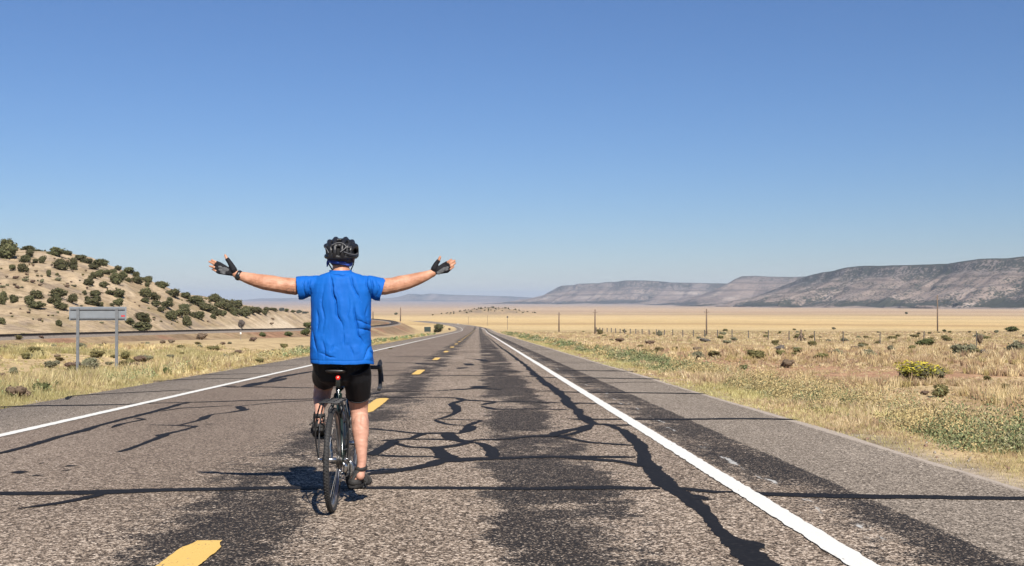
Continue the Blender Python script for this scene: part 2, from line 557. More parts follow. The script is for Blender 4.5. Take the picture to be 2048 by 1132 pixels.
# ------------------------------------------------------------------ mesas
def mesa(name, rim, drop, seed, mat, cliff=0.24, rugged=1.0, ns=420, nt=44, back=0.9):
    """rim: (u, rim height pixel, distance) along the top edge; drop: horizontal run of the slope as a share of distance"""
    P = np.array([tuple(at(*p)) for p in rim])
    sl = np.linspace(0, len(P) - 1, ns)
    rimx = np.stack([np.interp(sl, np.arange(len(P)), P[:, k]) for k in range(3)], 1)
    s = np.concatenate([[0], np.cumsum(np.hypot(*np.diff(rimx[:, :2], axis=0).T))])
    D = np.hypot(rimx[:, 0], rimx[:, 1])
    run = drop * D.mean() * (0.75 + 0.5 * fbm(s / (D.mean() * 0.12), s * 0, seed, 3))
    tan = np.gradient(rimx[:, :2], axis=0); tan /= np.linalg.norm(tan, axis=1)[:, None] + 1e-9
    ker = np.ones(61) / 61
    tan = np.stack([np.convolve(np.pad(tan[:, k], 30, mode='edge'), ker, 'valid') for k in (0, 1)], 1)
    nrm = np.stack([tan[:, 1], -tan[:, 0]], 1)
    tow = -rimx[:, :2] / D[:, None]
    nrm *= np.sign((nrm * tow).sum(1))[:, None]
    nrm = nrm * 0.5 + tow * 0.5; nrm /= np.linalg.norm(nrm, axis=1)[:, None]
    tv = np.concatenate([np.linspace(-0.12, 1, nt), [1.03, 1.1, 1.3, 1.3 + back, 1.3 + back * 2.5]])
    foot = rimx[:, :2] + nrm * run[:, None]
    zf = terrain(foot[:, 0], foot[:, 1])
    H = np.maximum(rimx[:, 2] - zf, 2)
    V, C = [], []
    u = s / run.mean()
    rid = 1 - np.abs(2 * fbm(u * 2.3, u * 0, seed + 3, 4) - 1)
    fine = fbm(u * 9, u * 0, seed + 5, 4) - 0.5
    for t in tv:
        tc = min(max(t, 0), 1)
        w = np.sin(math.pi * min(tc, 0.98)) ** 0.8
        gul = (rid - 0.6) * 0.55 * w * rugged + fine * 0.22 * w * rugged + (fbm(u * 5, u * 0 + t * 3.0, seed + 9, 4) - 0.5) * 0.22 * w * rugged
        off = (1 - t + gul * (1 - tc * 0.6)) * run
        if t > 1: off = -(t - 1) * run
        xy = rimx[:, :2] + nrm * off[:, None]
        c0 = 1 - cliff
        hh = np.where(tc < 0.9, c0 * (0.45 * (tc / 0.9) ** 1.0 + 0.55 * (tc / 0.9) ** 2.1), c0 + cliff * sstep(0.9, 0.975, tc)) + 0.05 * (sstep(0.60, 0.64, tc) - tc) * np.clip(4 * fbm(u * 3, u * 0 + 2, seed + 21, 3) - 1.6, 0, 1)
        z = zf + H * hh
        if t < 0: z = zf + t * run * 0.25 - 3
        if t > 1: z = rimx[:, 2] + (t - 1) * 0.0 * H - (t - 1.3 > 0) * (t - 1.3) * 0.1 * H
        z = z + H * 0.05 * (fbm(u * 7, u * 0 + t * 6, seed + 13, 4) - 0.5) * w * 2 * rugged
        V.append(np.column_stack([xy, z]))
        C.append(np.column_stack([np.full(ns, tc), rid, fine + 0.5]))
    n2 = len(tv)
    i = np.arange(n2 - 1)[:, None] * ns; j = np.arange(ns - 1)[None]
    quads = np.stack([i + j, i + j + 1, i + ns + j + 1, i + ns + j], -1).reshape(-1, 4)
    me = np_mesh(name, np.vstack(V), [quads], np.vstack(C))
    o = link(name, me, None, mat)
    tag(o, kind='structure')
    return o

def mesa_mat(name, scrub, sc, dens):
    """bare pinkish slopes with dark scrub, thickest at the foot and along gullies"""
    m = NT(name)
    p = m.pos()
    t, rid, fine = m.sep(m.attr('tint'))
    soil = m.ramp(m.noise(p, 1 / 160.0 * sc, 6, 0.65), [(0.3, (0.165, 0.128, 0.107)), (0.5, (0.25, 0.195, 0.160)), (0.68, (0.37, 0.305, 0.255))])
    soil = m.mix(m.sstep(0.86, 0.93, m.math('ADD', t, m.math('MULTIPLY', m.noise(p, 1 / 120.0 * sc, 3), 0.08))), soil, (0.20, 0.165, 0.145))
    v = m.voro(p, 1 / 9.0 * sc)
    big = m.noise(m.scale(p, (1, 1, 2.2)), 1 / 75.0 * sc, 9, 0.78)
    low = m.math('MULTIPLY', m.sstep(0.42, 0.12, t), m.sstep(0.36, 0.56, m.noise(m.scale(p, (1, 1, 3)), 1 / 260.0 * sc, 4)))
    top = m.math('MULTIPLY', m.sstep(0.8, 0.95, t), 0.07)
    base = m.sstep(0.0, 0.05, m.math('SUBTRACT', t, m.math('MULTIPLY', m.math('SUBTRACT', m.noise(p, 1 / 140.0 * sc, 4), 0.42), 0.30)))
    cover = m.math('ADD', m.math('ADD', m.math('MULTIPLY', low, 0.26), top), m.math('MULTIPLY', m.math('SUBTRACT', 0.7, rid), 0.22))
    cover = m.math('ADD', cover, dens)
    # dark scrub along the rim, and ledges of rock that break the slope
    cover = m.math('ADD', cover, m.math('MULTIPLY', m.sstep(0.955, 0.98, t), 0.30))
    led = m.math('ADD', t, m.math('MULTIPLY', m.math('SUBTRACT', m.noise(p, 1 / 210.0 * sc, 4), 0.5), 0.10))
    ledge = m.math('MAXIMUM', m.math('MULTIPLY', m.sstep(0.585, 0.61, led), m.sstep(0.655, 0.63, led)), m.math('MULTIPLY', m.sstep(0.78, 0.80, led), m.sstep(0.84, 0.82, led)))
    soil = m.mix(m.math('MULTIPLY', ledge, 0.8), soil, (0.125, 0.10, 0.085))
    k = m.math('ADD', m.math('MULTIPLY', big, 0.75), cover)
    k = m.math('SUBTRACT', k, m.math('MULTIPLY', v.outputs['Distance'], 0.33))
    mask = m.math('MULTIPLY', m.sstep(0.40, 0.50, k), base)
    col = m.mix(mask, soil, scrub)
    return m.done(col, 0.95, spec=0.05)

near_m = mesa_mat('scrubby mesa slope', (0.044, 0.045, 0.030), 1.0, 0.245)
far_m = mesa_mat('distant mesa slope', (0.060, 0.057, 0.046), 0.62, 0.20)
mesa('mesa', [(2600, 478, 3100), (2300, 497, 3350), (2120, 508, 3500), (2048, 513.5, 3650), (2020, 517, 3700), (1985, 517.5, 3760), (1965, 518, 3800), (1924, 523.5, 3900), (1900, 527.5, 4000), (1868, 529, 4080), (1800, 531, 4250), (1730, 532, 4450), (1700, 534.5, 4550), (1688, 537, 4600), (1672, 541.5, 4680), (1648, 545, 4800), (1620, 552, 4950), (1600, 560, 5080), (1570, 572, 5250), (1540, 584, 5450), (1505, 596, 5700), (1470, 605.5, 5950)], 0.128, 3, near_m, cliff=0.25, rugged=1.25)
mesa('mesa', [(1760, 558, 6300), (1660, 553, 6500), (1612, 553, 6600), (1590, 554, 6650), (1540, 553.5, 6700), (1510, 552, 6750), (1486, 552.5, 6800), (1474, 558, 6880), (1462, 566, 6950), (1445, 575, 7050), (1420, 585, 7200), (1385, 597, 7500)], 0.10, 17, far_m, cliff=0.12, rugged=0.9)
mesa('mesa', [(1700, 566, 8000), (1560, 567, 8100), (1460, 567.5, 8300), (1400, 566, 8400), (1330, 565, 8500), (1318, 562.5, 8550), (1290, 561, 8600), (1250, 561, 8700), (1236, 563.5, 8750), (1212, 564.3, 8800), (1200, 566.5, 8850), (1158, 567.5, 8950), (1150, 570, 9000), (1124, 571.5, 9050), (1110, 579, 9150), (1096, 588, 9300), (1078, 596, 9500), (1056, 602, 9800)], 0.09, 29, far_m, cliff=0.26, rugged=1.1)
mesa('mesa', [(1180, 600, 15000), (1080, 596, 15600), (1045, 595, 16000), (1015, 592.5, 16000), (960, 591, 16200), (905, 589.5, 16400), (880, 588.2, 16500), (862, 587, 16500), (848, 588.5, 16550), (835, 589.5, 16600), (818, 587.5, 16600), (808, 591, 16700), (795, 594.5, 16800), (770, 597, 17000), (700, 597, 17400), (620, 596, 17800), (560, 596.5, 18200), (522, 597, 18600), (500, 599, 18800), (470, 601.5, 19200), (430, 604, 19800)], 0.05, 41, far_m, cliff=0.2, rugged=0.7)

# ------------------------------------------------------------------ the highway
def road_frame(y):
    """centre point and left-to-right direction of the highway at forward distance y"""
    x0, x1 = road_x(y - 2), road_x(y + 2)
    t = np.stack([x1 - x0, np.full_like(x0, 4.0)], 1)
    t /= np.linalg.norm(t, axis=1)[:, None]
    return np.stack([road_x(y), y], 1), np.stack([t[:, 1], -t[:, 0]], 1)

def strip(y, a, b, dz):
    """sheet lying on the road between lateral offsets a and b (arrays over y)"""
    c, n = road_frame(y)
    A = c + n * np.broadcast_to(a, y.shape)[:, None]
    B = c + n * np.broadcast_to(b, y.shape)[:, None]
    zA, zB = prof(A[:, 1]) + dz, prof(B[:, 1]) + dz
    v = np.empty((2 * len(y), 3))
    v[0::2] = np.column_stack([A, zA]); v[1::2] = np.column_stack([B, zB])
    k = np.arange(len(y) - 1) * 2
    return v, np.stack([k, k + 1, k + 3, k + 2], 1)

def asphalt():
    m = NT('chip seal asphalt')
    p = m.pos()
    x, y, z = m.sep(p)
    q = m.math('SUBTRACT', x, XC0)
    v = m.voro(m.scale(p, (1, 1, 0.01)), 104.0)
    cell = m.sep(v.outputs['Color'])
    v2 = m.voro(m.scale(p, (1, 1, 0.01)), 48.0)
    cell2 = m.sep(v2.outputs['Color'])
    r = m.math('ADD', m.math('MULTIPLY', cell[0], 0.60), m.math('MULTIPLY', cell2[1], 0.40))
    macro = m.noise(m.scale(p, (0.5, 0.16, 0.01)), 1.0, 4, 0.6)
    r = m.math('ADD', r, m.math('MULTIPLY', m.math('SUBTRACT', macro, 0.5), 0.30))
    chips = m.ramp(r, [(0.16, (0.020, 0.015, 0.012)), (0.36, (0.088, 0.066, 0.049)), (0.54, (0.235, 0.180, 0.134)), (0.72, (0.46, 0.362, 0.274)), (0.88, (0.74, 0.62, 0.50))])
    # the left lane and the shoulders were sealed with a finer, darker stone
    fine = m.noise(m.scale(p, (1, 1, 0.01)), 60.0, 2, 0.6)
    finec = m.ramp(fine, [(0.3, (0.070, 0.052, 0.042)), (0.5, (0.152, 0.116, 0.093)), (0.7, (0.28, 0.220, 0.176))])
    left = m.math('MULTIPLY', m.sstep(-0.1, -0.9, q), m.sstep(3.0, 14.0, y))
    shoulder = m.sstep(4.3, 4.42, q)
    lsh = m.sstep(-3.70, -3.85, q)
    c = m.mix(m.math('MULTIPLY', left, 0.55), chips, finec)
    greyc = m.ramp(m.math('ADD', m.math('MULTIPLY', cell[0], 0.62), m.math('ADD', m.math('MULTIPLY', cell2[1], 0.26), m.math('MULTIPLY', m.math('SUBTRACT', macro, 0.5), 0.22))), [(0.12, (0.045, 0.036, 0.028)), (0.32, (0.135, 0.110, 0.086)), (0.50, (0.245, 0.202, 0.160)), (0.68, (0.40, 0.335, 0.27)), (0.84, (0.66, 0.57, 0.47))])
    c = m.mix(m.math('MAXIMUM', shoulder, lsh), c, greyc)
    # tar flushed up through the stone: along the centre joint, between the wheel tracks and outside the edge line
    streak = m.noise(m.scale(p, (7.0, 8.5, 0.01)), 1.0, 5, 0.75)
    blot = m.noise(m.scale(p, (0.55, 0.33, 0.01)), 1.0, 4, 0.6, 0.6)
    wob = m.math('MULTIPLY', m.math('SUBTRACT', m.noise(m.scale(p, (0.2, 0.5, 0.01)), 1.0, 3), 0.5), 0.35)
    rag = m.math('MULTIPLY', m.math('SUBTRACT', m.math('ADD', m.math('MULTIPLY', m.noise(m.scale(p, (3.2, 3.6, 0.01)), 1.0, 5, 0.75), 0.6), m.math('MULTIPLY', m.noise(m.scale(p, (0.9, 1.0, 0.01)), 1.0, 3, 0.6), 0.4)), 0.5), 1.25)
    def band(c0, w, soft):
        d = m.math('ABSOLUTE', m.math('SUBTRACT', m.math('ADD', m.math('ADD', q, wob), rag), c0))
        return m.sstep(w + soft, w - soft * 0.6, d)
    b1 = m.math('MULTIPLY', band(2.20, 0.46, 0.22), m.math('ADD', m.math('MULTIPLY', m.sstep(0.35, 0.56, blot), 0.80), 0.28))
    b2 = m.math('MULTIPLY', band(0.06, 0.44, 0.62), m.math('ADD', m.math('MULTIPLY', m.sstep(0.38, 0.62, m.noise(m.scale(p, (0.9, 0.42, 0.01)), 1.3, 4)), 0.55), 0.48))
    sx = m.math('MULTIPLY', m.sstep(3.58, 3.75, q), m.sstep(4.42, 4.34, q))
    b3 = m.math('MULTIPLY', sx, m.math('ADD', m.math('MULTIPLY', m.sstep(3.75, 4.15, q), 0.34), m.math('ADD', 0.28, m.math('MULTIPLY', m.sstep(0.38, 0.6, m.noise(m.scale(p, (1.1, 0.5, 0.01)), 1.0, 4, 0.65)), 0.42))))
    b4 = m.math('MULTIPLY', band(1.15, 0.20, 0.25), m.math('MULTIPLY', m.sstep(0.55, 0.7, blot), 0.6))
    b = m.math('MAXIMUM', m.math('MAXIMUM', b1, b2), m.math('MAXIMUM', b3, b4))
    lens = m.noise(m.scale(p, (2.2, 2.8, 0.01)), 1.0, 4, 0.7)
    k = m.math('ADD', m.math('MULTIPLY', b, 0.70), m.math('ADD', m.math('MULTIPLY', m.math('SUBTRACT', streak, 0.5), 1.1), m.math('MULTIPLY', m.math('SUBTRACT', lens, 0.5), 0.75)))
    k = m.math('ADD', k, m.math('MULTIPLY', m.math('SUBTRACT', 0.5, cell[0]), 0.22))
    tar = m.math('MULTIPLY', m.sstep(0.20, 0.48, k), m.sstep(0.02, 0.2, b))
    bare = m.sstep(0.74, 0.80, m.math('ADD', cell[1], m.math('MULTIPLY', m.math('SUBTRACT', 1.0, tar), 0.1)))
    tar = m.math('MULTIPLY', tar, m.math('SUBTRACT', 1.0, m.math('MULTIPLY', bare, 0.62)))
    c = m.mix(m.math('MULTIPLY', tar, 0.93), c, (0.0175, 0.0155, 0.0145))
    # old white paint crumbs from the former edge line
    old = m.math('MULTIPLY', m.math('MULTIPLY', m.sstep(3.84, 3.88, q), m.sstep(4.02, 3.96, q)), m.sstep(0.58, 0.65, m.noise(m.scale(p, (9, 1.5, 0.01)), 1.0, 4, 0.7)))
    c = m.mix(m.math('MULTIPLY', old, 0.9), c, (0.52, 0.51, 0.48))
    lip = m.math('MULTIPLY', m.sstep(ROAD_R - 0.13, ROAD_R - 0.07, m.math('ADD', q, m.math('MULTIPLY', m.math('SUBTRACT', m.noise(p, 3.0, 4), 0.5), 0.14))), 0.75)
    c = m.mix(lip, c, (0.47, 0.40, 0.335))
    # seam where the shoulder was laid, and a fine dust along the outer edge
    m.bump(m.math('ADD', m.math('MULTIPLY', cell[0], 0.7), m.math('MULTIPLY', v.outputs['Distance'], -0.6)), 0.55, 0.006)
    return m.done(c, m.math('SUBTRACT', 0.9, m.math('MULTIPLY', tar, 0.15)), spec=0.12)

ROAD_Y = np.concatenate([np.arange(-30, 60, 1.0), np.arange(60, 400, 4.0), np.arange(400, 1590, 8.0)])
def build_road():
    offs = np.array([-ROAD_L, -3.7, 0.0, 3.6, ROAD_R])
    jl = 0.10 * (fbm(ROAD_Y / 2.5, ROAD_Y * 0, 81, 3) - 0.5)
    jr = 0.14 * (fbm(ROAD_Y / 2.5, ROAD_Y * 0 + 9, 83, 3) - 0.5)
    c, n = road_frame(ROAD_Y)
    V = []
    for k, o in enumerate(offs):
        oo = o + (jl if k == 0 else jr if k == 4 else 0)
        P = c + n * np.broadcast_to(oo, ROAD_Y.shape)[:, None]
        V.append(np.column_stack([P, prof(P[:, 1])]))
    lo = [V[0] + (-0.12, 0, -0.2), V[-1] + (0.12, 0, -0.2)]
    V = [lo[0]] + V + [lo[1]]
    ny = len(ROAD_Y)
    i = np.arange(len(V) - 1)[:, None] * ny; j = np.arange(ny - 1)[None]
    quads = np.stack([i + j, i + ny + j, i + ny + j + 1, i + j + 1], -1).reshape(-1, 4)
    o = link('road', np_mesh('road', np.vstack(V), [quads]), None, asphalt(), smooth=False)
    return tag(o, kind='structure')
road = build_road()

def paint(name, col, wear, chip):
    m = NT(name)
    p = m.pos()
    n = m.noise(m.scale(p, (1, 1, 0.01)), 70.0, 3, 0.7)
    n2 = m.noise(m.scale(p, (1, 0.4, 0.01)), 6.0, 5, 0.7)
    c = m.ramp(m.math('ADD', m.math('MULTIPLY', n, 0.6), m.math('MULTIPLY', n2, 0.5)), [(wear, tuple(v * 0.35 for v in col)), (wear + 0.1, tuple(v * 0.9 for v in col)), (0.75, col)])
    v = m.voro(m.scale(p, (1, 1, 0.01)), 95.0)
    cell = m.sep(v.outputs['Color'])
    gone = m.sstep(chip, chip + 0.05, m.math('ADD', cell[0], m.math('MULTIPLY', m.math('SUBTRACT', n2, 0.5), 0.9)))
    c = m.mix(m.math('MULTIPLY', gone, 0.85), c, m.ramp(cell[1], [(0.2, (0.05, 0.042, 0.035)), (0.8, (0.30, 0.25, 0.2))]))
    m.bump(n, 0.3, 0.004)
    return m.done(c, 0.8, spec=0.15)
white_paint = paint('white road paint', (0.76, 0.745, 0.69), 0.26, 1.07)
yellow_paint = paint('yellow road paint', (0.76, 0.50, 0.15), 0.36, 1.0)

def ragged(y, amp, f, seed): return amp * (fbm(y * f, y * 0 + seed, seed, 4, 0.65) - 0.5)
def edge_line(off, w, y0, y1, seed):
    ys = np.concatenate([np.arange(y0, 30, 0.04), np.arange(30, 120, 0.5), np.arange(120, y1, 5.0)])
    v, f = strip(ys, off - w / 2 + ragged(ys, 0.032, 10, seed), off + w / 2 + ragged(ys, 0.032, 10, seed + 1), 0.0068)
    link('edge_line', np_mesh('edge_line', v, [f]), road, white_paint, smooth=False)
edge_line(3.57, 0.155, 2.0, 1300, 101)
edge_line(-3.73, 0.15, 2.0, 1300, 111)
for k in range(40):
    ye = 6.128 + 12.192 * k
    ys = np.linspace(ye - 3.05, ye, 120 if k < 4 else 8)
    e = np.minimum(ys - ys[0], ys[-1] - ys)
    nar = 0.045 * np.sqrt(np.clip(1 - e / 0.16, 0, 1)) * (0.4 + fbm(ys * 9, ys * 0 + k, 251, 2)) - 0.008
    sh = 0.10 * np.clip((14 - ys) / 8, 0, 1)
    v, f = strip(ys, sh - 0.1 + nar + ragged(ys, 0.03, 6, 130 + k), sh + 0.1 - nar + ragged(ys, 0.03, 6, 190 + k), 0.0068)
    link('centre_dash', np_mesh('centre_dash', v, [f]), road, yellow_paint, smooth=False)

# crack sealant: poured bands of tar, each traced where it lies on the pavement
def seal_mat():
    m = NT('crack sealant')
    p = m.pos()
    n = m.noise(m.scale(p, (1, 1, 0.01)), 26.0, 4, 0.6)
    c = m.ramp(n, [(0.3, (0.0095, 0.0085, 0.0085)), (0.55, (0.0145, 0.013, 0.0128)), (0.72, (0.032, 0.028, 0.025)), (0.85, (0.075, 0.065, 0.055))])
    m.bump(n, 0.25, 0.004)
    return m.done(c, 0.7, spec=0.12)
seal_m = seal_mat()
def on_road(u, v):
    d = ray(u, v)
    Y = -EYE / (d.z / d.y + 0.0255)
    return (d.x / d.y * Y, Y)
_seal_no = [0]
def seal(pts, ws, px=True, blobs=0.35):
    _seal_no[0] += 1
    k = _seal_no[0]
    P = np.array([on_road(*p) if px else p for p in pts])
    if not isinstance(ws, (list, tuple)): ws = [ws] * len(P)
    full = np.column_stack([P, ws])
    seg = np.hypot(*np.diff(P, axis=0).T)
    n = int(np.clip(seg.max() / 0.05, 6, 60))
    if P[:, 1].min() > 30: n = min(n, 14)
    C = catmull(full, n)
    xy, w = C[:, :2], np.maximum(C[:, 2], 0.012)
    t = np.gradient(xy, axis=0); t /= np.linalg.norm(t, axis=1)[:, None] + 1e-9
    nn = np.stack([-t[:, 1], t[:, 0]], 1)
    s = np.concatenate([[0], np.cumsum(np.hypot(*np.diff(xy, axis=0).T))])
    def e(seed): return 1 + blobs * 2 * (fbm(s * 2.2, s * 0 + k * 3.1, seed, 3) - 0.5) + 0.5 * (fbm(s * 14, s * 0 + k * 1.7, seed + 5, 2) - 0.5)
    taper = np.clip(np.minimum(s, s[-1] - s) / 0.14, 0.3, 1) ** 0.5
    w = w * 0.88 * (1 + 0.75 * t[:, 0] ** 2 * ((xy[:, 1] > 9.0) & px))
    mid = (fbm(s * 0.9, s * 0 + k, 7, 3) - 0.5)[:, None] * 0.10 * nn
    A = xy + mid + nn * (w / 2 * e(211) * taper)[:, None]
    B = xy + mid - nn * (w / 2 * e(223) * taper)[:, None]
    dz = 0.0025 + 0.00025 * (k % 12)
    v = np.empty((2 * len(s), 3))
    v[0::2] = np.column_stack([A, prof(A[:, 1]) + dz]); v[1::2] = np.column_stack([B, prof(B[:, 1]) + dz])
    i = np.arange(len(s) - 1) * 2
    me = np_mesh('crack_seal', v, [np.stack([i, i + 1, i + 3, i + 2], 1)])
    nz = np.empty(len(me.polygons) * 3, np.float32); me.polygons.foreach_get('normal', nz)
    if nz.reshape(-1, 3)[:, 2].mean() < 0: me.flip_normals()
    link('crack_seal', me, road, seal_m, smooth=False)

# the long crack beside the right edge line
seal([(1560, 1150), (1521, 1128), (1489, 1092), (1455, 1068), (1415, 1033), (1375, 1002), (1322, 964), (1298, 938), (1282, 906), (1267, 880), (1237, 858)], [.20, .21, .20, .11, .11, .17, .19, .17, .15, .17, .14], blobs=.3)
seal([(1240, 860), (1215, 850), (1184, 846), (1159, 825), (1137, 806), (1119, 785), (1095, 769), (1082, 759), (1066, 745), (1050, 729.5), (1031, 716), (1018, 705.6), (1000, 694), (984, 680.5), (974, 672)], [.1, .14, .18, .17, .2, .2, .2, .2, .19, .17, .16, .15, .14, .12, .1], blobs=.55)
seal([(1520, 1098), (1497, 1085), (1476, 1082)], [.10, .16, .05])
seal([(1430, 1000), (1405, 998), (1390, 990)], [.03, .16, .10])
seal([(1470, 985), (1430, 985), (1395, 982), (1350, 975)], [.12, .13, .16, .12])
seal([(1275, 925), (1305, 935), (1320, 940)], [.1, .14, .04])
# nearest transverse seal, edge to edge
seal([(-80, 991), (0, 989), (100, 988), (215, 985.5), (330, 982), (440, 979), (600, 977), (760, 977), (960, 978), (1060, 979), (1180, 976.5), (1320, 977)], [.17, .18, .19, .24, .19, .17, .16, .15, .15, .16, .19, .16], blobs=.12)
seal([(1470, 986), (1520, 988), (1600, 991), (1700, 993), (1850, 995), (2048, 996), (2120, 996)], [.14, .19, .21, .22, .19, .16, .1], blobs=.12)
seal([(34, 1018), (100, 1009), (150, 1000), (205, 987)], [.05, .10, .11, .12], blobs=.15)
# the pale-ended cracks in the left lane
seal([(-40, 914), (0, 906.5), (53, 893), (85, 883), (127, 870.6), (159, 862), (191, 852.6), (233, 842), (275.6, 831.4), (318, 820.8), (360, 809), (380, 805.5)], [.09, .10, .11, .13, .10, .14, .09, .10, .12, .12, .12, .10], blobs=.25)
seal([(225, 856), (239.5, 849.5), (254, 846), (282, 840), (284, 838.6), (269, 836.5)], [.04, .11, .05, .07, .07, .05])
seal([(235, 904.6), (254, 899), (286, 886.5), (324, 872.8), (335, 869)], [.10, .09, .08, .12, .14], blobs=.2)
seal([(324, 873), (338, 868), (365, 860.5), (388, 853.7), (378, 852.4), (360, 851.2), (297, 850)], [.16, .12, .09, .08, .07, .06, .03])
seal([(360, 851.2), (400, 841), (414, 834.5), (425, 829.5), (455, 825.5), (484, 820.8), (498, 817.6)], [.05, .09, .15, .07, .06, .14, .04])
seal([(484, 820.5), (478, 815), (482, 812), (520, 808), (552, 805), (626, 800.7), (700, 797)], [.12, .16, .05, .06, .06, .06, .06])
seal([(324, 823), (360, 816.6), (400, 814.5), (467, 811)], [.06, .07, .07, .03])
seal([(-20, 815), (63.6, 812), (150, 811), (233, 809.6), (297, 807), (400, 804.5), (488, 801.7), (626, 798), (740, 794.4), (793, 795), (872.5, 795), (912, 796.5), (931, 800), (992, 804), (1039.5, 803.7), (1121, 806)], [.15, .14, .13, .12, .07, .09, .10, .10, .10, .09, .09, .12, .16, .12, .10, .12], blobs=.2)
seal([(131, 799.6), (148, 792), (212, 788), (339, 781.6), (390, 780)], [.07, .13, .12, .10, .08])
seal([(454, 774.6), (509.6, 774), (626, 776), (740, 775)], [.10, .14, .10, .1])
seal([(300, 762.5), (318, 761.5), (403.6, 758), (488, 756.8), (543, 755)], [.08, .14, .13, .12, .06])
seal([(448, 773.5), (470, 772)], [.25, .3])
seal([(488, 774), (506, 770), (520, 766.5), (554, 761.5), (573, 756)], [.2, .35, .3, .25, .12])
seal([(535, 764), (560, 755), (580, 751), (600, 747), (640, 741)], [.1, .2, .22, .2, .25])
seal([(391, 750), (470, 748), (552, 746.6)], [.14, .14, .1])
seal([(478, 734), (552, 732), (600, 731)], [.16, .16, .1])
for a in ((20, 58, 944.5, .20), (58, 88, 951, .16), (130, 156, 933, .15), (125, 143, 941, .1), (80, 90, 927, .09), (408, 430, 848.5, .05)):
    seal([(a[0], a[2] + 1), ((a[0] + a[1]) / 2, a[2]), (a[1], a[2] - 1)], [.02, a[3], .02], blobs=.8)
# the web of cracks ahead of the rear wheel
seal([(728, 950), (750, 946), (800, 940), (850, 930.5), (890, 921), (980, 917), (1010, 916), (1060, 914.2), (1150, 913.5), (1270, 914)], [.12, .18, .15, .17, .20, .12, .12, .11, .10, .10])
seal([(1120, 915.5), (1200, 920), (1250, 925), (1285, 934)], [.1, .12, .10, .12])
seal([(753, 911.5), (748, 908), (760, 900), (772, 893), (782, 885), (786, 881)], [.10, .14, .15, .14, .17, .14], blobs=.2)
seal([(764, 882.5), (803, 880), (827, 876), (846, 869), (860, 867)], [.09, .08, .08, .12, .10])
seal([(738, 856), (780, 861), (832, 867), (859, 867), (891, 866.5), (922.6, 866.5), (936, 860), (939, 853), (930, 851)], [.10, .09, .10, .12, .14, .09, .16, .16, .06])
seal([(931, 852), (945, 846), (959.7, 841), (920, 839.6), (880, 838.5), (870, 839.6)], [.11, .10, .07, .06, .06, .09])
seal([(871, 840), (893.5, 848.5), (930.5, 851)], [.08, .08, .07])
seal([(871, 839.6), (899, 833), (915, 825), (917.5, 819.6), (909.6, 811.6), (905, 807.7), (915, 804), (928, 799.7)], [.07, .08, .12, .15, .18, .13, .16, .08])
seal([(859, 826), (885, 826), (912, 825.5)], [.05, .05, .05])
seal([(892, 867), (900, 874), (915, 880), (938.5, 884.5), (945, 884)], [.18, .19, .13, .19, .14], blobs=.2)
seal([(795, 879.7), (840, 878.5), (891, 879), (928, 881.5)], [.07, .06, .08, .1])
seal([(940, 882.5), (967.6, 879.7), (1018, 877.6), (1065.7, 873), (1108, 872), (1124, 873), (1150, 879.7), (1177, 885), (1215, 888), (1268, 891.5)], [.11, .08, .09, .10, .14, .13, .10, .10, .09, .10])
seal([(1108, 871), (1118, 867), (1137, 861.5), (1160, 858), (1180, 850)], [.14, .17, .14, .16, .13])
seal([(1130, 872), (1155, 866), (1178, 858), (1190, 848)], [.1, .11, .13, .1])
seal([(788, 886), (795, 888), (819, 894), (848, 895), (869.6, 895.6), (906.7, 891.6), (938.5, 885)], [.12, .08, .07, .08, .12, .11, .13])
seal([(868, 896), (876, 900), (885, 908), (892, 915), (893, 919)], [.16, .14, .17, .24, .25], blobs=.15)
seal([(752, 911), (793, 913), (869.6, 913.6), (880, 914)], [.09, .08, .07, .1])
seal([(948, 885), (962, 889), (974, 896), (986, 906), (988, 915)], [.11, .13, .14, .16, .18], blobs=.2)
# short cracks and seals further on
seal([(962, 810.5), (978, 806.5), (992, 804.5)], [.10, .16, .1])
seal([(966, 812.5), (980, 815.5), (997, 818.8), (1058, 818), (1110, 819), (1137, 819.8)], [.07, .14, .12, .09, .09, .1])
seal([(1150, 809), (1156, 806.5), (1190, 807.7), (1245, 809)], [.22, .14, .12, .1])
seal([(1135, 837.5), (1174.6, 839.5), (1203, 838.6), (1362, 838.6), (1468, 838), (1560, 838.8), (1594, 840.6)], [.06, .14, .12, .13, .13, .13, .12], blobs=.15)
seal([(1192, 849), (1229.5, 850.5), (1269, 850), (1298, 848)], [.12, .11, .10, .06])
seal([(740, 790), (766.5, 785), (793, 783.8), (872.5, 782), (925.5, 779), (957, 777), (1005, 779)], [.11, .12, .1, .1, .14, .2, .1])
seal([(918, 780), (930, 778)], [.28, .3]); seal([(952, 776), (964, 772)], [.3, .42])
seal([(1058, 782.5), (1103, 782.5), (1124, 784), (1200, 785), (1300, 786), (1413, 788)], [.1, .12, .16, .15, .15, .15], blobs=.15)
seal([(740, 750.7), (867, 750.7), (968, 751.5), (1021, 752), (1058, 753), (1095, 755), (1174, 756), (1320, 758)], [.16, .16, .15, .16, .16, .2, .2, .2], blobs=.15)
seal([(740, 741.4), (870, 741.6), (978.5, 742.7), (1058, 742.7)], [.12, .12, .14, .14], blobs=.15)
seal([(1143, 741.4), (1240, 742.2), (1278, 742.6)], [.18, .22, .2], blobs=.15)
seal([(766.5, 725.5), (825, 726), (843, 728), (860, 728.7)], [.18, .22, .28, .2])
seal([(790, 713.6), (857, 713.6)], [.3, .25])
seal([(919, 737.5), (930, 735)], [.25, .4]); seal([(932, 727), (943, 731)], [.35, .3]); seal([(948, 718.5), (960, 719.5), (973, 722.5)], [.3, .4, .3])
seal([(936, 716.5), (939, 717)], [.6, .5])
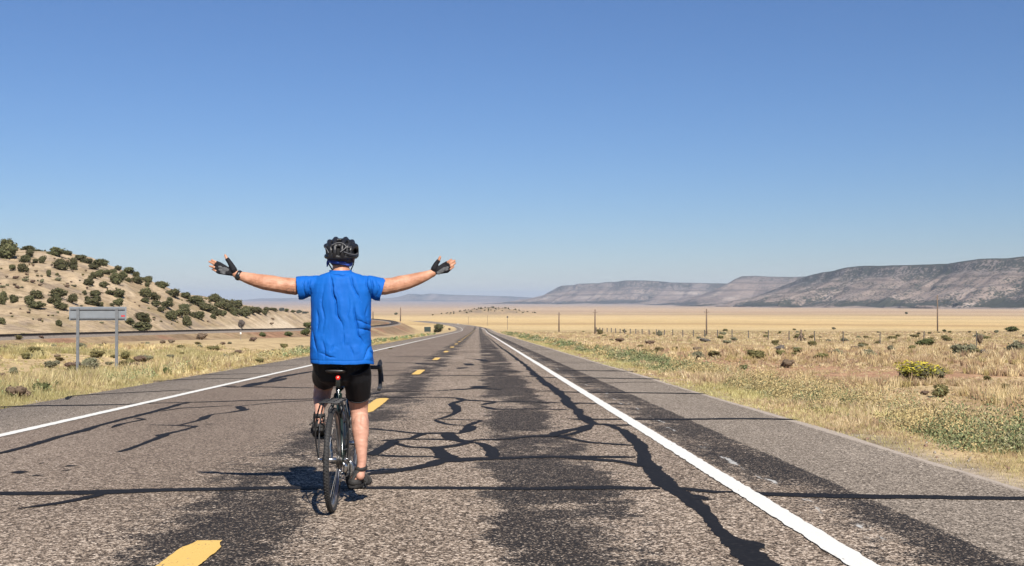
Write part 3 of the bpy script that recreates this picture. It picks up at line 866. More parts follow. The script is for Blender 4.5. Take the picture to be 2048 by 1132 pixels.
for yy, xa, xb, w in ((52, -2.5, 1.5, .2), (58, 2.2, 4.0, .3), (62.5, -0.6, 1.6, .25), (64, 2.1, 4.1, .25), (70, -4.8, -1.8, .3), (76, -1.2, 4.0, .3), (84, -5, 1.4, .25), (91, -1.3, 4.1, .25), (101, 1.9, 4.1, .3), (108, -5, 4.0, .3), (122, -1.5, 4.1, .35), (139, -5, 1.5, .35), (158, -5, 4.1, .4), (185, -4, 4.0, .45), (23.4, 2.2, 3.9, .12), (29.8, 2.2, 3.9, .14), (36.5, 2.3, 4.0, .16), (40.5, -7.0, -5.5, .18), (48, -7.0, -5.5, .2)):
    seal([(xa, yy), ((xa * 2 + xb) / 3, yy + random.uniform(-.4, .4)), ((xa + 2 * xb) / 3, yy + random.uniform(-.4, .4)), (xb, yy)], w, px=False, blobs=.2)

# ------------------------------------------------------------------ the railway
def build_railway():
    root = empty('railway_track', tuple(RAIL[len(RAIL) // 2]))
    tag(root, 'long dark railway track curving along the foot of the sandy hill', 'railway')
    P = catmull(RAIL[::4], 8)
    t = np.gradient(P[:, :2], axis=0); t /= np.linalg.norm(t, axis=1)[:, None]
    n = np.stack([t[:, 1], -t[:, 0]], 1)
    org = np.array(root.location)
    def sweep(profile):
        V = []
        for o, z in profile: V.append(np.column_stack([P[:, :2] + n * o, P[:, 2] + z]) - org)
        m = len(P)
        i = np.arange(len(V) - 1)[:, None] * m; j = np.arange(m - 1)[None]
        return np.vstack(V), [np.stack([i + j, i + j + 1, i + m + j + 1, i + m + j], -1).reshape(-1, 4)]
    bal = NT('track ballast'); f = bal.noise(bal.pos(), 6, 5, .7)
    link('ballast', np_mesh('ballast', *sweep([(-2.3, -.6), (-1.5, -.19), (1.5, -.19), (2.3, -.6)])), root, bal.done(bal.ramp(f, [(.3, (.15, .125, .105)), (.7, (.32, .27, .22))]), .95, spec=.1), smooth=False)
    steel = simple('rusty rail', (.035, .025, .02), .6, .3)
    for sgn in (-1, 1):
        c = sgn * .75
        link('rail', np_mesh('rail', *sweep([(c - .075, -.19), (c - .07, -.165), (c - .02, -.14), (c - .02, -.045), (c - .038, -.035), (c - .036, 0), (c + .036, 0), (c + .038, -.035), (c + .02, -.045), (c + .02, -.14), (c + .07, -.165), (c + .075, -.19)])), root, steel, smooth=False)
    s = np.concatenate([[0], np.cumsum(np.hypot(*np.diff(P[:, :2], axis=0).T))])
    bm = bmesh.new()
    for q in np.arange(1, s[-1] - 1, .9):
        c = [np.interp(q, s, P[:, k]) for k in range(3)]
        a = math.atan2(np.interp(q, s, n[:, 1]), np.interp(q, s, n[:, 0]))
        box(bm, (c[0] - org[0], c[1] - org[1], c[2] - .2 - org[2]), (2.6, .22, .1), Matrix.Rotation(a, 3, 'Z'))
    sl = bmobj('sleepers', bm, simple('old sleeper', (.06, .045, .036), .9), root, smooth=False)
    tag(sl, kind='stuff')
build_railway()
# ------------------------------------------------------------------ plants
def leaf_mat(name, rough=0.85, var=0.18, trans=0.0):
    m = NT(name)
    oi = m.n('ShaderNodeObjectInfo').outputs['Random']
    c = m.attr('tint')
    hs = m.n('ShaderNodeHueSaturation')
    m.put(hs.inputs['Hue'], m.math('ADD', 0.485, m.math('MULTIPLY', oi, 0.03)))
    m.put(hs.inputs['Value'], m.math('ADD', 1 - var, m.math('MULTIPLY', oi, 2 * var)))
    m.put(hs.inputs['Color'], c)
    m.done(hs.outputs[0], rough, spec=0.15)
    if trans:
        tr = m.n('ShaderNodeBsdfTranslucent'); m.put(tr.inputs[0], hs.outputs[0])
        mx = m.n('ShaderNodeMixShader'); mx.inputs[0].default_value = trans
        m.t.links.new(m.b.outputs[0], mx.inputs[1]); m.t.links.new(tr.outputs[0], mx.inputs[2])
        m.t.links.new(mx.outputs[0], m.t.nodes['Material Output'].inputs[0])
    return m.m
juniper_mat = leaf_mat('juniper foliage', var=0.16)
shrub_mat = leaf_mat('shrub foliage', trans=0.15)
grass_mat = leaf_mat('dry grass', rough=0.7, var=0.0, trans=0.25)
bark = simple('grey bark', (0.16, 0.12, 0.09), 0.9, var=0.35)
twig = simple('dry twig', (0.21, 0.165, 0.12), 0.9, var=0.3)

def quads_at(P, size, rg, up=0.35, elong=1.0):
    """small leaf quads at points P, random tilt"""
    n = len(P)
    a = rg.normal(size=(n, 3)); a[:, 2] += up; a /= np.linalg.norm(a, axis=1)[:, None]
    b = np.cross(a, rg.normal(size=(n, 3))); b /= np.linalg.norm(b, axis=1)[:, None]
    s = (size * (0.6 + 0.8 * rg.random(n)))[:, None] if np.ndim(size) else size * (0.6 + 0.8 * rg.random(n))[:, None]
    a = a * s * elong * 0.5; b = b * s * 0.5
    V = np.stack([P - a * 0.9 - b * 0.35, P + a * 0.2 - b, P + a, P + a * 0.1 + b], 1)
    return V.reshape(-1, 3), np.arange(4 * n).reshape(-1, 4)

def crown_mesh(name, n, leaf, cols, rg, lumps=9, flat=0.0, core=True, tops=None, elong=1.2):
    """unit crown: about 1 wide, 1 tall, base at z=0; separate boughs make the outline uneven"""
    L = []
    for k in range(lumps):
        th = rg.random() * 6.283; rr = 0.30 * math.sqrt(rg.random())
        zz = 0.22 + 0.56 * rg.random() * (1 - rr * 0.9)
        r = 0.17 + 0.13 * rg.random()
        L.append((rr * math.cos(th), rr * math.sin(th), min(zz, 0.93 - r * 0.8), r))
    L.append((0, 0, 0.42, 0.34))
    L = np.array(L)
    V, Fq, C, base = [], [], [], 0
    if core:
        bm = bmesh.new()
        for l in L: ellipsoid(bm, l[:3], (l[3] * 0.86,) * 3, sub=1)
        me = from_bm(bm, 'core')
        co = get_co(me) + rg.normal(size=(len(me.vertices), 3)) * 0.02
        tr = np.array([tuple(p.vertices) for p in me.polygons])
        V.append(co); Fq.append(tr)
        C.append(np.tile(np.array(cols[0]) * 0.8, (len(co), 1))); base += len(co)  # core coloured darker, standing in for self-shadow inside the crown
        bpy.data.meshes.remove(me)
    k = rg.choice(len(L), n, p=L[:, 3] ** 2 / (L[:, 3] ** 2).sum())
    d = rg.normal(size=(n, 3)); d /= np.linalg.norm(d, axis=1)[:, None]
    P = L[k, :3] + d * (L[k, 3] * (0.72 + 0.42 * rg.random(n)))[:, None]
    P[:, 2] = np.abs(P[:, 2] - 0.02) + 0.02
    v, f = quads_at(P, leaf, rg, elong=elong)
    ci = rg.random(n)
    bough = rg.random(len(L))[k]
    w = np.clip(0.55 * ci + 0.45 * bough, 0, 1)[:, None]
    c = np.array(cols[0]) * (1 - w) + np.array(cols[1]) * w
    if tops is not None:
        tm = (d[:, 2] > -0.1) & (P[:, 2] > 0.42) & (rg.random(n) < 0.85)
        c[tm] = np.array(tops[0]) * (1 - w[tm]) + np.array(tops[1]) * w[tm]
    V.append(v); C.append(np.repeat(c, 4, 0))
    faces = ([Fq[0]] if core else []) + [f + base]
    return np_mesh(name, np.vstack(V), faces, np.vstack(C))

def stems_mesh(n, rg, h=0.5, r=0.012, spread=0.3):
    bm = bmesh.new()
    for k in range(n):
        th = rg.random() * 6.283; s = spread * (0.3 + 0.7 * rg.random())
        e = Vector((math.cos(th) * s, math.sin(th) * s, h * (0.6 + 0.5 * rg.random())))
        tube(bm, [(0.02 * math.cos(th), 0.02 * math.sin(th), -0.06), e * 0.5 + Vector((0, 0, 0.04)), e], [r, r * 0.75, r * 0.4], 5, caps='flat')
    return from_bm(bm, 'stems')

rj = np.random.default_rng(5)
JC = ((0.066, 0.068, 0.030), (0.165, 0.150, 0.078))
juniper_meshes = [crown_mesh('crown', 620, 0.085, JC, rj, lumps=10) for k in range(6)]
juniper_trunks = []
for k in range(3):
    bm = bmesh.new()
    tube(bm, [(0, 0, -0.12), (0.02, 0.01, 0.1), (0.03, -0.01, 0.3)], [0.06, 0.045, 0.03], 7, caps='flat')
    for q in range(4):
        th = q * 1.6 + k
        tube(bm, [(0.01, 0, 0.06), (0.12 * math.cos(th), 0.12 * math.sin(th), 0.2), (0.22 * math.cos(th), 0.22 * math.sin(th), 0.42)], [0.03, 0.022, 0.01], 6, caps='flat')
    juniper_trunks.append(from_bm(bm, 'trunk'))
for me in juniper_meshes: me.materials.append(juniper_mat)
for me in juniper_trunks: me.materials.append(bark)

def ordinal(n):
    return f"{n}{'th' if 10 <= n % 100 <= 20 else {1: 'st', 2: 'nd', 3: 'rd'}.get(n % 10, 'th')}"

def juniper(u, v, w, h, label=None, group=None, far=None):
    p = hit(u, v, far)
    s = p.y / F
    t = empty('juniper_tree', tuple(p - Vector((0, 0, 0.08 * h * s))), (0, 0, random.uniform(0, 6.28)))
    W = w * s * random.uniform(1.08, 1.34)
    t.scale = (W, W * random.uniform(0.85, 1.1), h * s * random.uniform(1.02, 1.24))
    tag(t, label, 'juniper', group)
    o = bpy.data.objects.new('crown', random.choice(juniper_meshes)); COL.objects.link(o); o.parent = t
    o = bpy.data.objects.new('trunk', random.choice(juniper_trunks)); COL.objects.link(o); o.parent = t
    return t

Z6 = [(60, 180, 150, 150), (110, 285, 215, 215), (290, 330, 110, 110), (350, 260, 110, 90), (420, 335, 70, 60), (500, 340, 80, 120), (150, 420, 85, 75), (265, 440, 120, 105), (320, 155, 160, 70), (440, 170, 120, 40), (190, 115, 60, 45), (535, 180, 30, 30), (665, 250, 190, 120), (800, 240, 130, 70), (750, 420, 180, 150), (880, 412, 95, 130), (960, 300, 160, 65), (1040, 335, 140, 75), (1170, 380, 180, 95), (1110, 405, 100, 65), (1240, 362, 120, 62), (580, 500, 55, 95), (680, 487, 45, 38), (1110, 520, 100, 90), (1185, 505, 95, 110), (1050, 600, 130, 95), (1225, 622, 110, 90), (1270, 467, 80, 55), (1345, 462, 95, 60), (1400, 420, 90, 65), (1400, 582, 150, 155), (1460, 530, 90, 100), (1530, 462, 130, 75), (1612, 478, 90, 75), (1630, 577, 130, 110), (1525, 560, 70, 65), (1750, 562, 100, 85), (1700, 505, 60, 55), (1752, 625, 70, 65), (28, 830, 85, 190), (165, 805, 115, 115), (345, 812, 125, 110), (440, 872, 185, 105), (450, 762, 130, 120), (690, 755, 165, 145), (610, 812, 100, 78), (692, 815, 95, 80), (730, 885, 160, 105), (855, 812, 142, 128), (1140, 772, 140, 118), (1110, 847, 180, 100), (1045, 772, 70, 55), (1200, 852, 60, 62), (1410, 742, 140, 115), (1405, 847, 110, 110), (1300, 702, 120, 60), (1340, 847, 60, 50), (1010, 712, 50, 58), (1740, 742, 110, 120), (1720, 797, 90, 62), (30, 1067, 75, 88), (705, 1085, 90, 82), (1690, 1022, 180, 98), (1540, 1067, 110, 92), (1690, 1145, 215, 115)]
Z7 = [(255, 382, 130, 98), (200, 407, 70, 62), (530, 467, 95, 88), (370, 532, 150, 100), (505, 542, 110, 72), (85, 372, 90, 72), (60, 542, 110, 105), (160, 572, 120, 105), (55, 592, 80, 52), (180, 642, 120, 80), (290, 652, 150, 95), (340, 592, 80, 62), (230, 702, 80, 68), (640, 627, 140, 115), (740, 692, 150, 115), (850, 592, 130, 105), (940, 642, 140, 115), (800, 702, 140, 105), (1000, 692, 140, 115), (1090, 662, 140, 115), (860, 742, 140, 95), (940, 752, 110, 75), (1070, 742, 105, 95), (1180, 752, 115, 95), (1260, 712, 110, 85), (1340, 717, 110, 75), (1410, 737, 85, 62), (830, 777, 75, 65), (1440, 692, 85, 52), (500, 682, 110, 95), (520, 742, 120, 115), (345, 792, 140, 115), (430, 752, 110, 95), (525, 862, 120, 135), (660, 782, 150, 95), (600, 762, 85, 72), (60, 817, 130, 112), (1520, 692, 80, 46), (1600, 694, 75, 43), (1660, 697, 52, 36), (1730, 707, 70, 33), (1800, 717, 62, 40), (1870, 720, 95, 27), (1205, 730, 90, 90), (1120, 735, 80, 80), (690, 640, 110, 90), (890, 660, 120, 100), (1310, 690, 70, 50)]
items = [(a / 5.957, 470 + b / 5.957, c / 5.957, d / 5.957) for a, b, c, d in Z6] + [(280 + a / 5.661, 500 + b / 5.661, c / 5.661, d / 5.661) for a, b, c, d in Z7]
def hill_band(u, v):
    top = np.interp(u, HU, HP); foot = np.interp(u, [0, 250, 450, 540, 640], [668, 660, 648, 640, 634])
    f = (v - top) / (foot - top)
    return 0 if f < 0.14 else 1 if f < 0.42 else 2 if f < 0.74 else 3
bands = {0: [], 1: [], 2: [], 3: []}
for it in items: bands[hill_band(it[0], it[1])].append(it)
where = {0: 'along the crest of the sandy hill', 1: 'on the upper slope of the sandy hill', 2: 'halfway up the sandy hill', 3: 'near the foot of the sandy hill'}
for b, L in bands.items():
    L.sort(key=lambda i: i[0])
    for k, (u, v, w, h) in enumerate(L):
        size = 'big' if w > 24 else 'small' if w < 14 else 'round' if h > 0.8 * w else 'broad'
        juniper(u, v, w, h, f'{size} dark green juniper {where[b]}, {ordinal(k + 1)} from the left', 'junipers on the sandy hill')
juniper(876.5, 664.5, 21, 16, 'lone dark juniper beside the road just before it bends left', 'junipers on the plain')
juniper(791.5, 629.5, 7, 5, 'tiny dark juniper on the plain above the railway bend', 'junipers on the plain')
juniper(1813, 628, 7, 5, 'lone dark tree on the golden plain below the right mesa', 'junipers on the plain')
# scrub on the low knoll beyond the bend
rk = np.random.default_rng(9)
kx = sorted((17 + rk.normal() * 34, 1300 + rk.uniform(-95, 30)) for k in range(80))
for k, (x, y) in enumerate(kx):
    z = ground_z(x, y)
    w = rk.uniform(1.0, 2.6)
    t = empty('scrub_tree', (x, y, z - 0.1), (0, 0, rk.random() * 6))
    t.scale = (w, w, w * rk.uniform(0.5, 0.9))
    tag(t, f'tiny dark scrub tree on the low stony knoll, {ordinal(k + 1)} from the left', 'juniper', 'scrub trees on the stony knoll')
    o = bpy.data.objects.new('crown', juniper_meshes[k % 6]); COL.objects.link(o); o.parent = t

# ---- shrubs
rs = np.random.default_rng(21)
SH = {
    'sage': dict(cols=((0.17, 0.165, 0.10), (0.33, 0.305, 0.20)), n=520, leaf=0.075),
    'olive': dict(cols=((0.14, 0.125, 0.052), (0.29, 0.25, 0.105)), n=560, leaf=0.07),
    'green': dict(cols=((0.085, 0.10, 0.038), (0.19, 0.20, 0.08)), n=560, leaf=0.075),
    'brown': dict(cols=((0.185, 0.13, 0.092), (0.33, 0.245, 0.17)), n=420, leaf=0.06),
    'grey': dict(cols=((0.155, 0.135, 0.12), (0.27, 0.24, 0.21)), n=460, leaf=0.05),
}
for k, s in SH.items():
    s['mesh'] = [crown_mesh('foliage', s['n'], s['leaf'], s['cols'], rs, lumps=8, core=True) for q in range(3)]
    for me in s['mesh']: me.materials.append(shrub_mat)
shrub_stems = [stems_mesh(11, rs) for k in range(2)]
for me in shrub_stems: me.materials.append(twig)
SN = {'sage': ('sage_shrub', 'grey green sage shrub'), 'olive': ('scrub_bush', 'olive scrub bush'), 'green': ('green_bush', 'fresh green bush'), 'brown': ('dry_bush', 'dry brown bush'), 'grey': ('bare_bush', 'bare grey bush')}

def shrub(kind, u, v, w, h, label, group, p=None):
    p = hit(u, v) if p is None else p
    s = p.y / F
    t = empty(SN[kind][0], (p.x, p.y, p.z - 0.05 * h * s), (0, 0, rs.random() * 6.28))
    t.scale = (w * s * 1.12, w * s * (0.9 + 0.2 * rs.random()), h * s * 1.15)
    tag(t, label, 'shrub', group)
    me = SH[kind]['mesh'][rs.integers(3)]
    o = bpy.data.objects.new('foliage', me); COL.objects.link(o); o.parent = t
    if w > 12:
        o = bpy.data.objects.new('stems', shrub_stems[rs.integers(2)]); COL.objects.link(o); o.parent = t
    return t

RS = [('olive', 1880, 795, 38, 30), ('olive', 1976, 764, 20, 15), ('green', 1488, 741, 18, 13), ('sage', 1926, 712, 46, 28), ('sage', 1735, 714, 32, 18), ('sage', 1781, 704, 17, 16), ('green', 1850, 694, 40, 18), ('olive', 1896, 684, 26, 12), ('grey', 1971, 714, 22, 17), ('sage', 2030, 708, 42, 30), ('green', 2022, 664, 27, 13), ('olive', 1515, 721, 44, 23), ('olive', 1643, 723, 34, 19), ('sage', 1676, 711, 30, 15), ('olive', 1597, 679, 25, 14), ('olive', 1727, 695, 25, 11), ('brown', 1576, 736, 28, 20), ('green', 1888, 664, 9, 6), ('sage', 1320, 673, 15, 14), ('olive', 1201, 670, 14, 12), ('brown', 1960, 690, 16, 22), ('olive', 2012, 780, 22, 14), ('brown', 1850, 790, 18, 10), ('grey', 1560, 700, 26, 12), ('olive', 1625, 690, 20, 9), ('sage', 1690, 684, 18, 8), ('olive', 1785, 680, 22, 9), ('olive', 1830, 676, 20, 8), ('sage', 1960, 676, 30, 9), ('brown', 1240, 684, 20, 8), ('brown', 1300, 690, 26, 9), ('brown', 1430, 712, 24, 10), ('sage', 1455, 688, 20, 9), ('grey', 1410, 684, 22, 9), ('olive', 1350, 700, 16, 8)]
RS.sort(key=lambda i: i[1])
cnt = {}
for k, u, v, w, h in RS:
    cnt[k] = cnt.get(k, 0) + 1
    shrub(k, u, v, w, h, f'{SN[k][1]} in the dry grass right of the road, {ordinal(cnt[k])} from the left', 'shrubs in the grass right of the road')
LS = [('olive', 362, 698, 24, 9), ('olive', 427, 702, 27, 11), ('olive', 469, 717, 22, 14), ('sage', 283, 723, 22, 15), ('olive', 247, 734, 20, 15), ('sage', 178, 742, 38, 17), ('sage', 103, 736, 30, 17), ('olive', 51, 718, 18, 13), ('olive', 82, 713, 22, 9), ('olive', 76, 703, 18, 9), ('sage', 26, 749, 20, 15), ('brown', 2, 761, 22, 17), ('green', 334, 753, 20, 19), ('brown', 325, 688, 14, 9), ('brown', 286, 689, 12, 5), ('brown', 404, 680, 23, 16), ('brown', 507, 683, 16, 10), ('brown', 208, 691, 9, 7), ('olive', 141, 706, 16, 7), ('olive', 195, 705, 22, 9), ('green', 4, 794, 18, 17), ('brown', 36, 799, 46, 31), ('green', 79, 791, 36, 29), ('green', 114, 785, 19, 25), ('green', 616, 656, 22, 13), ('green', 611, 671, 22, 15), ('green', 525, 673, 17, 10), ('green', 578, 673, 19, 11), ('brown', 545, 640, 8, 5), ('brown', 543, 650, 9, 6), ('brown', 80, 641, 8, 6), ('sage', 395, 735, 20, 10), ('olive', 560, 708, 20, 11), ('sage', 600, 700, 18, 10), ('olive', 520, 726, 18, 10), ('brown', 445, 690, 14, 7), ('sage', 340, 716, 18, 8), ('olive', 225, 716, 16, 7), ('sage', 15, 700, 22, 8), ('olive', 120, 722, 20, 9), ('olive', 780, 700, 10, 5), ('brown', 899, 660.5, 6, 5)]
LS.sort(key=lambda i: i[1])
cnt = {}
for k, u, v, w, h in LS:
    cnt[k] = cnt.get(k, 0) + 1
    shrub(k, u, v, w, h, f'{SN[k][1]} left of the road below the hill, {ordinal(cnt[k])} from the left', 'shrubs in the grass left of the road')
shrub('grey', 483, 657, 18, 21, 'bare grey bush standing behind the railway below the junipers', 'shrubs in the grass left of the road')
# low tufts of scrub on the bare hill face
tufts = sorted([(80, 512, 45, 30), (190, 522, 80, 42), (300, 552, 80, 45), (390, 572, 60, 45), (495, 567, 60, 45), (480, 607, 55, 30), (700, 542, 90, 42), (800, 627, 72, 45), (880, 617, 60, 32), (200, 642, 65, 48), (90, 612, 42, 36), (30, 627, 70, 32), (430, 447, 50, 32), (320, 482, 50, 32), (395, 377, 36, 36), (1025, 432, 36, 28), (490, 497, 42, 26), (650, 290, 30, 25), (470, 1022, 45, 30), (1210, 1055, 50, 26), (1605, 812, 26, 22), (1770, 882, 34, 26), (240, 890, 30, 24), (690, 930, 34, 28), (575, 965, 40, 18), (350, 930, 36, 20), (130, 940, 34, 22), (1075, 620, 36, 24), (860, 440, 40, 22), (350, 360, 28, 26)])
for k, (a, b, c, d) in enumerate(tufts):
    shrub('brown' if (a + b) % 3 else 'sage', a / 5.957, 470 + b / 5.957, c / 5.957, d / 5.957, f'low dry tuft of scrub on the bare face of the hill, {ordinal(k + 1)} from the left', 'low scrub tufts on the hill face')
rh = np.random.default_rng(77)
more = []
for k in range(110):
    u = rh.uniform(0, 420); top = np.interp(u, HU, HP)
    v = top + (652 - top) * rh.uniform(0.08, 0.97)
    more.append((u, v, rh.uniform(4, 9), rh.uniform(2.5, 5)))
more.sort()
for k, (u, v, w, h) in enumerate(more):
    shrub(('brown', 'olive', 'sage')[k % 3], u, v, w, h, f'tiny tuft of dry brush on the sandy hillside, {ordinal(k + 1)} from the left', 'tiny brush tufts on the hillside')
# filler scrub among the grass
def filler(n, d0, d1, side, text, group):
    L = []
    for k in range(n):
        D = math.exp(rs.uniform(math.log(d0), math.log(d1)))
        x = rs.uniform(6 + 0.05 * D, 0.56 * D) if side > 0 else -rs.uniform(9, min(45, 0.5 * D))
        L.append((x / D, x, D, rs.uniform(0.22, 0.6) * (1 + 0.004 * max(0, D - 90)), ('olive', 'sage', 'brown', 'olive')[rs.integers(4)] if D < 120 else ('olive', 'olive', 'sage')[rs.integers(3)]))
    L.sort()
    for k, (_, x, D, s, kd) in enumerate(L):
        shrub(kd, 0, 0, s * 1.5 * F / D, s * 0.8 * F / D, f'low {SN[kd][1]} {text}, {ordinal(k + 1)} from the left', group, Vector((x, D, ground_z(x, D))))
filler(100, 55, 380, 1, 'dotted through the far right grassland', 'low scrub through the right grassland')
filler(64, 40, 105, -1, 'dotted through the grass before the railway', 'low scrub before the railway')

# the yellow flowering bush
p = hit(1846, 765)
s = p.y / F
t = empty('flowering_bush', (p.x, p.y, p.z - 0.02))
t.scale = (104 * s, 90 * s, 48 * s)
tag(t, 'broad bush covered in yellow flowers right of the road', 'shrub')
me = crown_mesh('foliage', 900, 0.06, ((0.14, 0.13, 0.075), (0.22, 0.2, 0.11)), rs, lumps=12, core=True)
link('foliage', me, t, shrub_mat, smooth=False)
me = crown_mesh('flowers', 1500, 0.05, ((0.30, 0.26, 0.06), (0.36, 0.31, 0.05)), rs, lumps=14, core=False, tops=((0.42, 0.335, 0.04), (0.62, 0.49, 0.06)))
co = get_co(me); co[:, 2] = 0.28 + co[:, 2] * 0.78; set_co(me, co)
link('flowers', me, t, shrub_mat, smooth=False)
link('stems', stems_mesh(24, rs, h=0.55, r=0.010, spread=0.38), t, twig)

# ---- grass: every blade is a small bent strip
def grass(name, x, y, h, nb, col, rg, bend=0.45, spread=0.07, seg2=True, wmul=1.0):
    z = terrain(x, y)
    D = np.hypot(x, y)
    rep = np.repeat(np.arange(len(x)), nb)
    n = len(rep)
    th = rg.random(n) * 6.283
    rad = spread * np.sqrt(rg.random(n)) * (0.6 + h[rep])
    bx, by = x[rep] + np.cos(th) * rad, y[rep] + np.sin(th) * rad
    bz = z[rep] - 0.03
    L = h[rep] * (0.45 + 0.7 * rg.random(n))
    th2 = th + rg.normal(size=n) * 0.9
    lean = bend * L * (0.15 + rg.random(n))
    dx, dy = np.cos(th2) * lean, np.sin(th2) * lean
    w = np.maximum(0.0035, D[rep] * 0.00042) * (0.7 + 0.6 * rg.random(n)) * wmul
    yaw = rg.random(n) * 3.1416
    wx, wy = np.cos(yaw) * w, np.sin(yaw) * w * 0.4
    b = np.stack([bx, by, bz], 1)
    W = np.stack([wx, wy, np.zeros(n)], 1)
    mid = b + np.stack([dx * 0.35, dy * 0.35, L * 0.6], 1)
    tip = b + np.stack([dx, dy, L * 0.96], 1)
    c = col[rep] * (0.8 + 0.4 * rg.random(n))[:, None]
    if seg2:
        V = np.stack([b - W, b + W, mid + W * 0.75, mid - W * 0.75, tip], 1).reshape(-1, 3)
        k = np.arange(n) * 5
        faces = [np.stack([k, k + 1, k + 2, k + 3], 1), np.stack([k + 3, k + 2, k + 4], 1)]
        C = np.repeat(c, 5, 0)
    else:
        V = np.stack([b - W, b + W, tip], 1).reshape(-1, 3)
        k = np.arange(n) * 3
        faces = [np.stack([k, k + 1, k + 2], 1)]
        C = np.repeat(c, 3, 0)
    o = link(name, np_mesh(name, V, faces, C), None, grass_mat, smooth=False)
    return tag(o, kind='stuff')

STR = np.array([[0.54, 0.425, 0.235], [0.66, 0.545, 0.33], [0.45, 0.335, 0.19], [0.37, 0.30, 0.135], [0.36, 0.255, 0.165]])
rgx = np.random.default_rng(33)
def scatter(n, d0, d1, side):
    D = np.exp(rgx.uniform(math.log(d0), math.log(d1), n))
    if side > 0:
        lo = 4.16; hi = np.maximum(0.60 * D, 6.0)
        x = lo + (hi - lo) * rgx.random(n)
    else:
        lo = 7.2; hi = np.maximum(0.55 * D, 8.5)
        x = -(lo + (hi - lo) * rgx.random(n))
    ok = np.abs(x) < 0.61 * D
    return x[ok], D[ok]

def tints(x, y, side):
    n = len(x)
    k = rgx.integers(0, 5, n)
    c = STR[k].copy()
    pat = fbm(x / 7, y / 7, 301, 3)
    c = c * (0.82 + 0.36 * pat)[:, None]
    if side < 0:
        g = sstep(0.45, 0.65, fbm(x / 5, y / 8, 305, 3)) * 0.55
        c = c * (1 - g[:, None]) + np.array([0.25, 0.245, 0.11]) * g[:, None]
        c = c * np.array([1.0, 1.0, 0.95])
    else:
        g = sstep(0.55, 0.7, fbm(x / 5, y / 8, 307, 3)) * 0.4
        c = c * (1 - g[:, None]) + np.array([0.36, 0.24, 0.15]) * g[:, None]
    return c

for side, name in ((1, 'dry_grass'), (-1, 'dry_grass')):
    x, y = scatter(36000 if side > 0 else 25000, 10, 60, side)
    edge = np.where(side > 0, x - 4.1, -x - 7.12)
    cover = fbm(x / 3.5, y / 3.5, 311, 4)
    hgt = fbm(x / 12, y / 9, 313, 3)
    if side > 0:
        redz = np.exp(-((x - 16) / 7) ** 2) * (y < 58)
        keep = rgx.random(len(x)) < np.clip(0.36 + (cover - 0.44) * 3.4 - 0.08 * redz, 0.22, 1)
        h = 0.09 + 0.20 * sstep(0.42, 0.66, hgt) + 0.22 * sstep(36, 48, y) * sstep(10, 16, x) * sstep(0.35, 0.55, cover)
        h = h * (1 - 0.5 * redz) * (0.45 + 0.55 * sstep(0.38, 0.52, cover))
    else:
        keep = rgx.random(len(x)) < np.clip(0.42 + (cover - 0.44) * 3.4, 0.22, 1)
        h = 0.09 + 0.17 * sstep(0.40, 0.64, hgt) + 0.17 * np.exp(-((edge - 2.5) / 2.0) ** 2)
    h = h * (0.3 + 0.7 * sstep(0.0, 1.6, edge)) * (0.7 + 0.6 * rgx.random(len(x)))
    keep &= h > 0.05
    x, y, h = x[keep], y[keep], h[keep]
    grass(name, x, y, h, 11, tints(x, y, side), rgx)
    x, y = scatter(34000 if side > 0 else 14000, 60, 330 if side > 0 else 90, side)
    edge = np.where(side > 0, x - 4.1, -x - 7.12)
    cover = fbm(x / 6, y / 9, 317, 4)
    keep = rgx.random(len(x)) < np.clip(0.5 + (cover - 0.45) * 3.5, 0.08, 1)
    h = (0.13 + 0.24 * fbm(x / 15, y / 15, 319, 3)) * sstep(-0.1, 2.0, edge) * (0.7 + 0.6 * rgx.random(len(x)))
    dr, _ = rail_near(x, y)
    keep &= (h > 0.05) & (dr > 4)
    x, y, h = x[keep], y[keep], h[keep]
    grass(name, x, y, h, 8, tints(x, y, side), rgx, spread=0.22, seg2=False, wmul=1.25)

# litter of short dry grass right up to the pavement, and taller pale clumps in the field
for side in (1, -1):
    n = 17000
    y = np.exp(rgx.uniform(math.log(8), math.log(120), n))
    e = 0.02 + 1.7 * rgx.random(n) ** 1.3
    x = np.where(side > 0, 4.1 + e, -7.12 - e) * np.ones(n)
    keep = rgx.random(n) < np.clip(0.25 + 2.6 * (fbm(x / 0.8, y / 2.2, 351, 3) - 0.4) + 0.3 * e, 0.08, 1)
    x, y, e = x[keep], y[keep], e[keep]
    c = tints(x, y, side) * np.array([0.95, 1.0, 0.85])
    grass('dry_grass', x, y, 0.035 + 0.09 * rgx.random(len(x)) * (0.4 + e), 10, c, rgx, bend=0.9, spread=0.12, seg2=False)
    x, y = scatter(2600, 16, 75, side)
    edge = np.where(side > 0, x - 4.1, -x - 7.12)
    keep = (edge > 2.2) & (fbm(x / 5, y / 6, 357, 3) > 0.47)
    x, y = x[keep], y[keep]
    grass('dry_grass', x, y, 0.20 + 0.28 * rgx.random(len(x)) ** 1.5, 34, tints(x, y, side) * np.array([1.06, 1.04, 1.0]), rgx, bend=0.5, spread=0.16)

